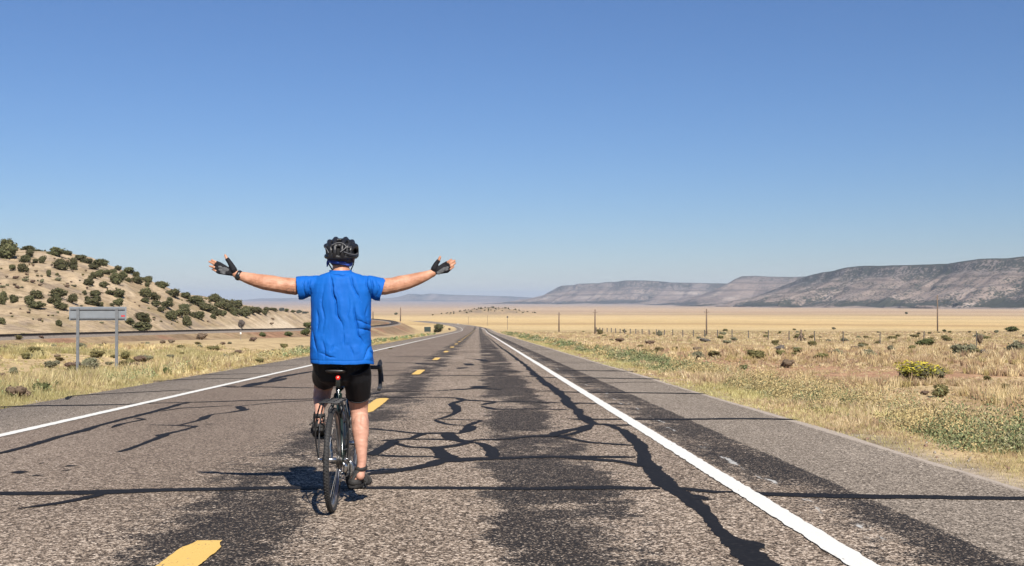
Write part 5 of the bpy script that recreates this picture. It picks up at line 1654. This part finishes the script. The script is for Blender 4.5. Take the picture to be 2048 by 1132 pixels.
def hand(bm, side, grow=0.0, upto=1.0, glove=False):
    h = HAND[side]
    y = h['y']
    w = L(*h['wrist'], y)
    for k, f in enumerate(h['fingers']):
        a, b, c = L(*f[0], y - .002), L(*f[1], y - .010), L(*f[2], y - .006 + .004 * k)
        r = (.0092, .0096, .0090, .0080)[k]
        # palm ray from the wrist to the finger's root
        s = w.lerp(a, .10) if not glove else w.lerp(a, .12)
        tube(bm, [s, w.lerp(a, .5) + Vector((0, -.004, 0)), a], [(.0125 + grow, .0150 + grow), (.0125 + grow, .0135 + grow), (.0110 + grow, .0110 + grow)], 12, up=Vector((0, 1, 0)))
        if glove: tube(bm, [a, a.lerp(b, .75)], [r + grow, r + grow * .9], 12, caps='flat')
        else: tube(bm, [a, b, c], [r, r * .95, r * .80], 12)
    t = [L(*q, y - .012) for q in h['thumb']]
    tube(bm, [w.lerp(t[0], .25), t[0], t[1]], [.016 + grow, .0185 + grow, .0135 + grow], 12)
    if glove: tube(bm, [t[1], t[2]], [.0125 + grow, .0115 + grow], 12, caps='flat')
    else: tube(bm, [t[1], t[2], t[3]], [.0120, .0110, .0085], 12)

HC = L(682, 507, .27)
def body():
    bm = bmesh.new()
    tube(bm, [(0, .225, .955), (0, .21, 1.10), (.002, .215, 1.30), (.002, .217, 1.44), (.002, .212, 1.515), L(682, 546, .245)], [(.150, .11), (.158, .108), (.172, .112), (.178, .10), (.150, .078), (.064, .06)], 24)
    tube(bm, [L(682, 550, .24), L(682, 530, .262), HC + Vector((0, 0, -.05))], [(.064, .064), (.056, .060), (.058, .062)], 18)
    # head with brow, nose, jaw, mouth and ears
    ellipsoid(bm, HC + Vector((0, .005, -.012)), (.077, .098, .112))
    ellipsoid(bm, HC + Vector((0, .055, -.085)), (.052, .058, .050))
    tube(bm, [HC + Vector((0, .098, -.012)), HC + Vector((0, .112, -.035)), HC + Vector((0, .122, -.055))], [.008, .011, .015], 10)
    tube(bm, [HC + Vector((-.045, .085, .012)), HC + Vector((0, .101, .014)), HC + Vector((.045, .085, .012))], .010, 10)
    tube(bm, [HC + Vector((-.022, .105, -.088)), HC + Vector((0, .113, -.088)), HC + Vector((.022, .105, -.088))], .007, 8)
    for s in (-1, 1):
        tube(bm, [HC + Vector((s * .078, .002, -.008)), HC + Vector((s * .083, -.008, -.030)), HC + Vector((s * .077, .004, -.055))], [.012, .016, .010], 10)
    for s in (-1, 1):
        a = arm_pts(s)
        tube(bm, [p for p, r in a], [r for p, r in a], 18)
        hand(bm, s)
    # shoulder blades and muscles that shape the back and arms
    ellipsoid(bm, L(636, 566, .25), (.056, .060, .056)); ellipsoid(bm, L(729, 566, .25), (.056, .060, .056))
    # right leg, nearly straight on the low pedal
    tube(bm, [L(712, 738, .27), L(715, 765, .34), L(716.5, 792, .415), L(717.3, 812, .45), L(718.5, 828, .445), L(720.5, 848, .415), L(721, 862, .395), L(722, 885, .37), L(723.3, 908, .353), L(723.6, 925, .345), L(722, 942, .335)], [.079, .078, .075, .066, .060, .0605, .0590, .0470, .0370, .0320, .031], 20)
    ellipsoid(bm, L(717.5, 856, .388), (.042, .040, .100)); ellipsoid(bm, L(724.5, 854, .388), (.041, .040, .092))
    ellipsoid(bm, L(716.5, 812, .48), (.058, .055, .062))
    ellipsoid(bm, L(720.5, 951, .318), (.031, .036, .034))
    tube(bm, [(.108, .33, .165), (.120, .42, .160), (.138, .50, .150), (.150, .545, .143)], [(.032, .032), (.036, .030), (.042, .021), (.036, .014)], 14)
    for k in range(5): ellipsoid(bm, (.118 + .0155 * k, .575 - .010 * k, .140), (.0095, .022, .010), sub=2)
    # left leg, knee raised over the high pedal
    tube(bm, [L(655, 738, .27), L(651, 750, .42), L(648, 766, .56), L(646, 778, .62)], [.080, .078, .072, .064], 20)
    tube(bm, [L(646, 774, .61), L(645, 784, .56), L(643.5, 796, .50), L(640.5, 808, .435), L(639, 818, .39), L(638.3, 828, .355), L(637.5, 838, .335)], [.058, .064, .060, .044, .034, .0305, .030], 20)
    ellipsoid(bm, L(646, 776, .63), (.056, .058, .060))
    h = L(637.5, 845, .318)
    ellipsoid(bm, h, (.031, .036, .034))
    tube(bm, [h + Vector((0, .03, .0)), h + Vector((-.006, .11, -.018)), h + Vector((-.018, .19, -.055)), h + Vector((-.024, .235, -.075))], [(.032, .032), (.036, .030), (.042, .021), (.036, .014)], 14)
    for k in range(5): ellipsoid(bm, h + Vector((.008 - .0155 * k, .262 - .010 * k, -.086)), (.0095, .022, .010), sub=2)
    me = remeshed(bm, .0036, 5, 'person')
    # tendons, elbow dimple and muscle unevenness
    co, no = get_co(me), get_no(me)
    amp = .0040 * (fbm(co[:, 0] * 14, co[:, 2] * 46 + co[:, 1] * 20, 405, 3) - .5) + .0026 * (fbm(co[:, 0] * 38 + co[:, 1] * 9, co[:, 2] * 38, 401, 3) - .5) * (1 - sstep(.66, .72, np.abs(co[:, 0]))) * (1 - sstep(1.6, 1.64, co[:, 2]) * (np.abs(co[:, 0]) < .2))
    for px, r, d in ((L(545, 566, .16), .022, -.006), (L(527, 571, .16), .020, .004), (L(553, 575, .17), .02, .003), (L(800, 566, .24), .022, -.006), (L(817, 569, .26), .020, .004), (L(714, 803, .36), .010, -.004), (L(722, 800, .36), .009, -.003), (L(716, 822, .38), .03, -.006), (L(716, 822, .38), .01, 0)):
        q = ((co - np.array(px)) ** 2).sum(1)
        amp = amp + d * np.exp(-q / (2 * r * r))
    # the body lies a little inside the clothes
    ax = np.abs(co[:, 0])
    z0, z1 = L(684, 722, .2).z, L(682, 549, .24).z
    cover = sstep(.290, .250, ax) * sstep(z0, z0 + .04, co[:, 2]) * np.maximum(1 - sstep(z1 - .015, z1 + .005, co[:, 2]), sstep(.075, .10, ax)) * (co[:, 2] < 1.62)
    rz = L(716.6, 789, .41).z
    legr = (co[:, 0] > -.01) * sstep(rz + .004, rz + .03, co[:, 2])
    legl = (co[:, 0] <= -.01) * sstep(.485, .455, co[:, 1]) * sstep(.70, .74, co[:, 2])
    low = (co[:, 2] < z0 + .05) * np.maximum(legr, legl)
    amp = amp * (1 - np.maximum(cover, low)) - (.014 + .022 * low * sstep(.79, .87, co[:, 2])) * np.maximum(cover, low)
    set_co(me, co + no * amp[:, None])
    return me
person = place(link('person', body(), None, skin))
tag(person, 'person in a blue t-shirt and black helmet riding with both arms spread wide', 'person')

def proj(co):
    """local points -> photograph pixels (used to lay the shirt's folds where the cloth creases)"""
    M = np.array(BIKE_M); C = np.array(CAM_M)
    w = co @ M[:3, :3].T + M[:3, 3] - np.array([0, 0, EYE])
    c = w @ C
    return 1024 + F * c[:, 0] / -c[:, 2], 566 - F * c[:, 1] / -c[:, 2]

def seg_dist(u, v, P):
    d = np.full(u.shape, 1e9); sg = np.zeros(u.shape); tt = np.zeros(u.shape)
    ln = [math.hypot(c - a, e - b) for (a, b), (c, e) in zip(P[:-1], P[1:])]
    acc = 0.0
    for i, ((a, b), (c, e)) in enumerate(zip(P[:-1], P[1:])):
        L2 = (c - a) ** 2 + (e - b) ** 2
        t = np.clip(((u - a) * (c - a) + (v - b) * (e - b)) / L2, 0, 1)
        dx, dy = u - a - t * (c - a), v - b - t * (e - b)
        dd = np.hypot(dx, dy)
        k = dd < d
        sg = np.where(k, np.sign((c - a) * dy - (e - b) * dx), sg)
        tt = np.where(k, (acc + t * ln[i]) / sum(ln), tt)
        acc += ln[i]
        d = np.minimum(d, dd)
    return d, sg, tt

# ---- t-shirt
def shirt():
    bm = bmesh.new()
    rows = [(727.5, 622.5, 748, .225, .158), (712, 621.5, 746.5, .228, .156), (690, 622, 742.5, .232, .150), (660, 622.5, 741, .236, .143), (630, 623, 741.5, .24, .139), (605, 622, 742, .243, .137), (585, 622, 742, .246, .132), (568, 625, 741, .248, .122), (556, 632, 733, .246, .104), (549, 642, 722, .243, .087), (545, 655, 707, .242, .070), (543, 659, 703, .243, .065)]
    rings = []
    for v, xl, xr, yc, hd in rows:
        a, b = L(xl, v, yc), L(xr, v, yc)
        c = (a + b) / 2; hw = (b.x - a.x) / 2
        ring = []
        for k in range(40):
            t = 2 * math.pi * k / 40
            cx, sx = math.cos(t), math.sin(t)
            e = .82
            ring.append((c.x + hw * math.copysign(abs(cx) ** e, cx), c.y + hd * math.copysign(abs(sx) ** e, sx), c.z))
        rings.append(ring)
    loft(bm, rings)
    caps = []
    for P, rr in (([L(650, 568, .25), L(628, 571, .25), L(610, 573.5, .24), L(594.5, 575, .235)], [(.075, .062), (.078, .068), (.077, .072), (.076, .074)]), ([L(714, 568, .25), L(736, 571, .255), L(753, 575, .265), L(766, 578.5, .27)], [(.075, .062), (.078, .068), (.077, .074), (.076, .077)])):
        tube(bm, P, rr, 24, caps='flat')
        caps.append((P[-1], (P[-1] - P[-2]).normalized()))
    bmesh.ops.recalc_face_normals(bm, faces=bm.faces)
    me = remeshed(bm, .0038, 8, 't_shirt')
    co, no = get_co(me), get_no(me)
    u, v = proj(co)
    back = sstep(.25, -.15, no[:, 1])
    amp = .0034 * (fbm(u / 11, v / 46, 421, 4) - .5) + .0022 * (fbm(u / 4.5 + v / 30, v / 14, 427, 3) - .5)
    folds = [
        ([(660, 546), (664, 562), (665, 584), (671, 606), (675, 630), (681, 646), (686, 660)], 2.6, .013),
        ([(668, 560), (670, 590), (674, 615)], 3.2, -.005),
        ([(699, 547), (705, 569), (713, 587), (722, 603)], 2.4, .0085),
        ([(707, 606), (710, 630), (716, 656), (718, 672), (729, 691)], 2.6, .0125),
        ([(689, 668), (688, 690)], 2.2, .007), ([(634, 618), (637, 646), (634, 664)], 3.0, .007),
        ([(624, 662), (629, 690), (634, 704)], 2.4, .008), ([(742, 690), (734, 706), (727, 718)], 2.4, .010), ([(740, 700), (748, 716)], 2.0, .006),
        ([(712, 640), (724, 646), (741, 650)], 2.2, .006), ([(716, 658), (730, 660), (742, 664)], 2.2, .006),
        ([(638, 706), (655, 712), (672, 716)], 2.4, .006), ([(622, 588), (618, 570), (621, 556)], 2.6, .009), ([(611, 592), (606, 570), (610, 556)], 2.0, .006),
        ([(742, 592), (744, 572), (741, 556)], 2.6, .009), ([(754, 596), (757, 574), (754, 558)], 2.0, .006), ([(735, 548), (732, 566), (738, 590)], 2.2, .007),
        ([(660, 545), (668, 551), (684, 552), (698, 546)], 1.8, .006), ([(648, 572), (643, 600), (648, 640), (645, 668)], 3.4, .006), ([(735, 610), (732, 632), (736, 652)], 2.8, .006), ([(696, 590), (698, 616), (694, 640)], 3.6, .004),
        ([(645, 680), (650, 700), (648, 718)], 2.8, .006), ([(702, 690), (706, 710)], 2.6, .005), ([(668, 690), (660, 704)], 2.4, .005),
    ]
    uw = u + 2.6 * (fbm(u / 13, v / 17, 461, 3) - .5) * 2
    vw = v + 3.0 * (fbm(u / 15, v / 13, 467, 3) - .5) * 2
    for P, w, d in folds:
        dist, sg, tt = seg_dist(uw, vw, P)
        end = np.clip(np.minimum(tt, 1 - tt) * 3.2 + .12, 0, 1)
        wv = w * (.42 + .42 * fbm(v / 18, u * 0 + d * 900, 471, 2))
        sd = dist * np.where(sg == 0, 1, sg)
        amp = amp + back * end * d * (-1.35 * np.exp(-(dist / wv) ** 2) + .75 * np.exp(-((sd + 3.4 * w) / (2.3 * w)) ** 2) + .35 * np.exp(-((sd - 3.0 * w) / (2.2 * w)) ** 2))
    amp = amp + back * .006 * (fbm((u + v * .25) / 19, v / 60, 481, 3) - .5) + back * .006 * (fbm((u - v * .5) / 26, v / 34, 487, 2) - .5) * sstep(640, 720, v)
    # a turned hem shows as a shallow ridge
    hem = np.exp(-((v - 721) / 1.2) ** 2) * back
    amp = amp - .0022 * hem
    co = co + no * amp[:, None]
    # loose cloth hangs below the arms
    sl = np.exp(-((u - 604) / 10) ** 2) * sstep(580, 594, v) + np.exp(-((u - 752) / 10) ** 2) * sstep(582, 598, v)
    co[:, 2] -= .014 * sl
    hemw = sstep(700, 726, v)
    co[:, 2] -= (.008 * np.cos((u - 684) / 62 * 1.5) - .004 + .005 * (fbm(u / 14, v * 0, 431, 2) - .5)) * hemw
    set_co(me, co)
    no = get_no(me)
    bm = bmesh.new(); bm.from_mesh(me)
    bm.verts.ensure_lookup_table(); bm.faces.ensure_lookup_table()
    hz = L(684, 727.5, .22).z
    kill = []
    for f in bm.faces:
        c = f.calc_center_median(); n = f.normal
        if n.z < -.55 and c.z < hz + .014 and abs(c.x) < .3: kill.append(f)
        elif any(n.dot(d) > .6 and (c - p).dot(d) > -.02 and (c - p).length < .13 for p, d in caps): kill.append(f)
        elif n.z > .8 and c.z > L(682, 541.5, .24).z and abs(c.x) < .06 and c.z > L(682, 545, .24).z: kill.append(f)
    bmesh.ops.delete(bm, geom=kill, context='FACES')
    bm.to_mesh(me); bm.free()
    o = link('t_shirt', me, person)
    s = o.modifiers.new('thickness', 'SOLIDIFY'); s.thickness = .0025; s.offset = -1
    m = NT('blue jersey cloth')
    p = m.obj()
    n1 = m.noise(m.scale(p, (1, 1, .4)), 9, 4); n2 = m.noise(p, 420, 2)
    c = m.ramp(n1, [(.3, (.0040, .094, .40)), (.7, (.0058, .118, .47))])
    m.bump(n2, .18, .001)
    o.data.materials.append(m.done(c, .7, spec=.15))
    # the sewn edges of the collar and hem
    bm = bmesh.new()
    pts = []
    for k in range(36):
        t = 2 * math.pi * k / 36
        c0 = L(681, 544.5, .243)
        pts.append((c0.x + .0735 * math.cos(t), c0.y + .066 * math.sin(t), c0.z + .010 + .006 * math.sin(t)))
    tube(bm, pts, (.0045), 8, closed=True)
    bmobj('collar', bm, o.data.materials[0], o)
shirt()

# ---- shorts
bm = bmesh.new()
tube(bm, [(.0, .25, 1.06), (0, .255, .98), (.002, .26, .925)], [(.170, .125), (.188, .135), (.170, .125)], 24)
tube(bm, [L(710, 733, .265), L(713.5, 750, .30), L(715.5, 768, .35), L(716.6, 789.5, .41)], [.104, .101, .094, .0835], 24, caps='flat')
tube(bm, [L(658, 733, .265), L(655, 742, .34), L(651, 750, .43), L(649, 757, .49)], [.104, .099, .094, .086], 24, caps='flat')
bmesh.ops.recalc_face_normals(bm, faces=bm.faces)
me = remeshed(bm, .006, 5, 'cycling_shorts')
co, no = get_co(me), get_no(me)
set_co(me, co + no * (.005 * (fbm(co[:, 0] * 40, co[:, 2] * 22 + co[:, 1] * 14, 441, 3) - .5))[:, None])
shorts = link('cycling_shorts', me, person, simple('black stretch cloth', (.0085, .0085, .0105), .62, var=.15, sc=200, spec=.25))
bm = bmesh.new()
a = L(716.6, 789, .41); d = (a - L(715.5, 768, .35)).normalized(); s, u_ = frame_for(d)
tube(bm, [a + s * (.0845 * math.cos(q)) + u_ * (.0845 * math.sin(q)) for q in [2 * math.pi * k / 28 for k in range(28)]], .004, 8, closed=True)
bmobj('leg_hem', bm, shorts.data.materials[0], shorts)

# ---- gloves, watch
glove_black = simple('black glove knit', (.013, .013, .016), .8, var=.25, sc=150, bump=.3, spec=.2)
glove_grey = simple('grey suede pad', (.105, .108, .112), .9, var=.35, sc=90, bump=.4, spec=.1)
for s in (-1, 1):
    bm = bmesh.new()
    hand(bm, s, .0032, glove=True)
    me = remeshed(bm, .0030, 3, 'glove')
    g = link('glove', me, person, glove_black)
    h = HAND[s]; y = h['y']
    bm = bmesh.new()
    if s < 0: P = [((452, 539), .0225, .0120), ((447, 543), .018, .010), ((441.5, 534.5), .013, .0075), ((442, 540.5), .013, .0075), ((447, 546.5), .016, .007)]
    else: P = [((882, 543), .0200, .0115), ((888, 538.5), .018, .010), ((894, 535.5), .012, .0070), ((893, 540), .012, .007), ((877.5, 546), .014, .010)]
    w = L(*h['wrist'], y); f = L(*h['fingers'][2][0], y)
    ang = math.atan2(-(f.z - w.z), f.x - w.x)
    for q, a, b in P:
        c = L(*q, y)
        ellipsoid(bm, (c.x, c.y - .0178, c.z), (a * 1.25, .0062, b * 1.3), Matrix.Rotation(ang, 3, 'Y'), sub=2)
    me = remeshed(bm, .0022, 2, 'palm_pad')
    co, no = get_co(me), get_no(me)
    set_co(me, co + no * (.0022 * (fbm(co[:, 0] * 130, co[:, 2] * 60, 451, 2) - .5))[:, None])
    link('palm_pad', me, g, glove_grey)
bm = bmesh.new()
c = L(477.5, 550.8, .22); d = (L(473, 548.5, .222) - L(484, 553, .22)).normalized(); sx, ux = frame_for(d)
tube(bm, [c + sx * (.0325 * math.cos(q)) + ux * (.0325 * math.sin(q)) for q in [2 * math.pi * k / 28 for k in range(28)]], [(.0035, .012)] * 28, 8, closed=True, up=d)
watch = bmobj('wrist_watch', bm, simple('black watch strap', (.010, .010, .012), .4), person)
bm = bmesh.new(); cc = c + Vector((0, -.032, -.008)); box(bm, cc, (.026, .010, .034), Matrix.Rotation(R(-20), 3, 'Y'), bevel=.004)
bmobj('watch_case', bm, black_gloss, watch)

# ---- sandals
def sandal(heel, toe, out, band_top, sz=1.0):
    """heel/toe: centres of the sole's ends (top face); band_top: ankle ring centre"""
    heel, toe = Vector(heel), Vector(toe)
    ax = (toe - heel).normalized(); sd = ax.cross(Vector((0, 0, 1))).normalized(); upv = sd.cross(ax).normalized()
    Ln = (toe - heel).length
    bm = bmesh.new()
    rings = []
    for t, w, o in ((-.015, .016, 0), (0, .030, 0), (.08, .037, 0), (.25, .037, 0), (.45, .037, .002), (.68, .047, .004), (.85, .046, .002), (.96, .034, -.004), (1.0, .016, -.008)):
        c = heel + ax * (Ln * t) + sd * (o * out)
        rings.append([tuple(c + sd * (w * x) + upv * z) for x, z in ((-1, 0), (-1.04, -.012), (-.92, -.027), (.92, -.027), (1.04, -.012), (1, 0))])
    loft(bm, rings)
    bmesh.ops.recalc_face_normals(bm, faces=bm.faces)
    bmesh.ops.bevel(bm, geom=[e for e in bm.edges if e.is_manifold and e.calc_face_angle(0) > .9], offset=.003, segments=2, affect='EDGES')
    root = empty('sandal'); root.parent = person
    bmobj('sole', bm, simple('sandal sole', (.016, .014, .013), .8, var=.3, sc=60), root, False)
    strap = simple('sandal strap', (.020, .018, .017), .75, var=.3, sc=120, bump=.3)
    def loop(c, rx, ry, tilt, r, a0=0, a1=360, n=26, nm='strap'):
        M = Matrix((sd, ax, upv)).transposed() @ Matrix.Rotation(R(tilt), 3, 'X')
        P = [Vector(c) + M @ Vector((rx * math.cos(R(a0 + (a1 - a0) * k / n)), ry * math.sin(R(a0 + (a1 - a0) * k / n)), 0)) for k in range(n + (0 if a1 - a0 == 360 else 1))]
        bm = bmesh.new()
        tube(bm, P, [r] * len(P), 8, closed=(a1 - a0 == 360), up=M @ Vector((0, 0, 1)))
        bmobj(nm, bm, strap, root)
    bt = Vector(band_top)
    loop(bt, .037, .045, 14, (.0045, .013))                                   # ankle strap
    loop(heel + ax * .040 + upv * .012, .039, .050, -3, (.006, .019), 160, 380, nm='heel_counter')   # cup round the heel
    for s in (-1, 1):                                                        # uprights joining cup and ankle strap
        bm = bmesh.new()
        tube(bm, [heel + ax * .055 + sd * (s * .038) + upv * .006, heel + ax * .035 + sd * (s * .036) + upv * .035, bt + sd * (s * .037)], [(.012, .0045), (.011, .0045), (.011, .004)], 8, up=sd)
        bmobj('strap', bm, strap, root)
    bm = bmesh.new()
    tube(bm, [heel - ax * .006 + upv * .020 + sd * .0, heel + ax * .004 + upv * .045, bt - ax * .038], [(.019, .0045), (.012, .0045), (.016, .004)], 8, up=ax)
    bmobj('heel_tab', bm, strap, root)
    for t, rx, ry in ((.50, .043, .034), (.74, .048, .026)):                 # bands over the instep and toes
        c = heel + ax * (Ln * t)
        P = [c + sd * (rx * math.cos(R(q))) + upv * (ry * 1.5 * math.sin(R(q)) - .004) for q in range(-4, 185, 12)]
        bm = bmesh.new(); tube(bm, P, [(.018, .004)] * len(P), 8, up=ax)
        bmobj('strap', bm, strap, root)
    return root
sr = sandal((.098, .288, .137), (.165, .565, .130), 1, L(722.5, 935, .338))
bm = bmesh.new(); tube(bm, [(.150, .36, .150), (.165, .37, .160), (.185, .35, .145), (.176, .33, .135)], [.007, .009, .007, .004], 8)
bmobj('loose_strap', bm, simple('strap end', (.018, .017, .016), .8), sr)
h = L(637.5, 845, .318)
sl = sandal(h + Vector((0, -.028, -.030)), h + Vector((-.026, .250, -.106)), -1, h + Vector((0, .022, .048)))
bm = bmesh.new(); tube(bm, [h + Vector((-.036, .03, .0)), h + Vector((-.050, .01, -.006)), h + Vector((-.062, -.005, -.016))], [.006, .007, .004], 8)
bmobj('loose_strap', bm, simple('strap end', (.018, .017, .016), .8), sl)

# ---- hair, neck scarf, helmet
bm = bmesh.new()
ellipsoid(bm, HC + Vector((0, -.010, -.040)), (.0785, .092, .062))
me = from_bm(bm, 'hair')
co, no = get_co(me), get_no(me)
keep = co[:, 1] < HC.y + .03
link('hair', me, person, simple('dark grey brown hair', (.045, .034, .026), .75, var=.5, sc=120, bump=.5))
bm = bmesh.new()
M = Matrix.Rotation(R(10), 3, 'Y') @ Matrix.Rotation(R(8), 3, 'X')
c = HC + Vector((-.004, -.002, -.058))
P = [c + M @ Vector((.079 * math.cos(q), .094 * math.sin(q), .004 * math.sin(3 * q))) for q in [2 * math.pi * k / 40 for k in range(40)]]
tube(bm, P, [(.0055 + .001 * math.sin(k * 1.3), .0110 + .003 * math.sin(k * .7)) for k in range(40)], 10, closed=True)
tube(bm, [P[20], P[20] + Vector((-.006, -.010, -.020)), P[20] + Vector((-.010, -.012, -.045))], [.011, .010, .004], 8)
tube(bm, [c + M @ Vector((-.05, -.078, -.004)), c + M @ Vector((0, -.100, .006)), c + M @ Vector((.045, -.082, .010))], [.008, .010, .007], 8)
bmobj('neck_scarf', bm, simple('dark blue scarf cloth', (.018, .055, .26), .75, var=.5, sc=45, bump=.5), person)
for s in (-1, 1):
    bm = bmesh.new(); ellipsoid(bm, HC + Vector((s * .031, .088, -.010)), (.012, .010, .0075), sub=2)
    bmobj('eye', bm, simple('eye', (.10, .08, .07), .2), person)
HE = HC + Vector((-.0005, 0, .004))
hr = (.104, .138, .098)
def on_dome(az, el, k=1.0):
    """az: 0 back, 90 right side, 180 front; el: height angle"""
    a, e = R(az), R(el)
    return HE + Vector((math.sin(a) * math.cos(e) * hr[0] * k, -math.cos(a) * math.cos(e) * hr[1] * k, math.sin(e) * hr[2] * k))
bm = bmesh.new()
# longitudinal ribs, fat and separated by vents
for ph, r in ((-74, .0185), (-47, .019), (-19, .0185), (19, .0185), (47, .019), (74, .0185)):
    pts, rr = [], []
    for th in range(-18, 199, 12):
        x = math.sin(R(ph)) * hr[0]
        q = math.cos(R(ph))
        y = -math.cos(R(th)) * hr[1] * (0.35 + .65 * q)
        z = math.sin(R(th)) * hr[2] * (0.28 + .72 * q)
        conv = 1 - .30 * max(0, math.cos(R(th))) ** 2
        pts.append(HE + Vector((x * conv, y, z)))
        rr.append(r * (1 - .22 * abs(math.cos(R(th)))))
    tube(bm, pts, rr, 12)
# lower rim all round, dipping at the back
pts = [on_dome(a, -13 - 10 * max(0, math.cos(R(a))), 1.0) for a in range(0, 360, 10)]
tube(bm, pts, [(.012, .016)] * len(pts), 10, closed=True)
# bridges between ribs
for el in (26, 60):
    pts = [on_dome(a, el, .99) for a in range(-95, 96, 12)]
    tube(bm, pts, .0115, 10)
pts = [on_dome(a, 40, .99) for a in range(110, 251, 12)]
tube(bm, pts, .011, 10)
me = remeshed(bm, .0042, 3, 'helmet')
helmet = link('helmet', me, person, simple('black helmet shell', (.012, .012, .014), .45, var=.2, spec=.4))
bm = bmesh.new(); ellipsoid(bm, HE + Vector((0, 0, -.002)), (.091, .124, .087))
me = from_bm(bm, 'liner')
bmx = bmesh.new(); bmx.from_mesh(me)
bmesh.ops.delete(bmx, geom=[f for f in bmx.faces if f.calc_center_median().z < HE.z - .030], context='FACES')
bmx.to_mesh(me); bmx.free()
link('liner', me, helmet, simple('helmet foam', (.007, .007, .008), .95))
grey_trim = simple('grey helmet trim', (.10, .10, .105), .5)
for P in ([on_dome(-52, 14, 1.16), on_dome(-40, 6, 1.16), on_dome(-34, -4, 1.15)], [on_dome(-24, 22, 1.15), on_dome(0, 33, 1.14), on_dome(20, 26, 1.15), on_dome(26, 14, 1.16), on_dome(8, -2, 1.15)], [on_dome(24, 14, 1.16), on_dome(46, 16, 1.17)], [on_dome(20, -2, 1.16), on_dome(40, -8, 1.16), on_dome(62, -8, 1.16), on_dome(80, -2, 1.15)]):
    bm = bmesh.new(); tube(bm, [tuple(p) for p in catmull([tuple(q) for q in P], 5)], .0030, 8)
    bmobj('trim', bm, grey_trim, helmet)
bm = bmesh.new()
ellipsoid(bm, HC + Vector((0, -.094, -.052)), (.022, .010, .012), sub=2)
for s in (-1, 1): tube(bm, [HC + Vector((s * .016, -.096, -.050)), HC + Vector((s * .060, -.070, -.045)), HC + Vector((s * .080, -.02, -.03))], [(.004, .006)] * 3, 8)
bmobj('rear_dial', bm, black_matt, helmet)
for s in (-1, 1):
    for y0 in (-.045, .05):
        bm = bmesh.new()
        tube(bm, [HE + Vector((s * .088, y0, -.03)), HC + Vector((s * .083, .018, -.075)), HC + Vector((s * .055, .050, -.125)), HC + Vector((0, .062, -.140))], [(.002, .008)] * 4, 6)
        bmobj('chin_strap', bm, black_matt, helmet)

# ------------------------------------------------------------------ the air
def haze():
    top = 0.0
    for o in scene.objects:
        if o.type == 'MESH':
            top = max(top, max((o.matrix_world @ Vector(c)).z for c in o.bound_box))
    bm = bmesh.new()
    lo, hi = -60.0, top + 25.0
    lo = min(float(terrain(np.array([0.0, 3000.0]), np.array([6000.0, 9000.0])).min()) - 12.0, lo)
    box(bm, (0, 0, (lo + hi) / 2), (56000, 56000, hi - lo))
    m = bpy.data.materials.new('thin haze')
    m.use_nodes = True
    nt = m.node_tree
    nt.nodes.clear()
    out = nt.nodes.new('ShaderNodeOutputMaterial')
    pv = nt.nodes.new('ShaderNodeVolumePrincipled')
    pv.inputs['Color'].default_value = (0.56, 0.67, 0.84, 1)
    pv.inputs['Density'].default_value = HAZE
    pv.inputs['Anisotropy'].default_value = 0.0
    nt.links.new(pv.outputs[0], out.inputs['Volume'])
    o = bmobj('haze', bm, m, None, False)
    tag(o, kind='stuff')
HAZE = 5.6e-5
bpy.context.view_layer.update()
haze()
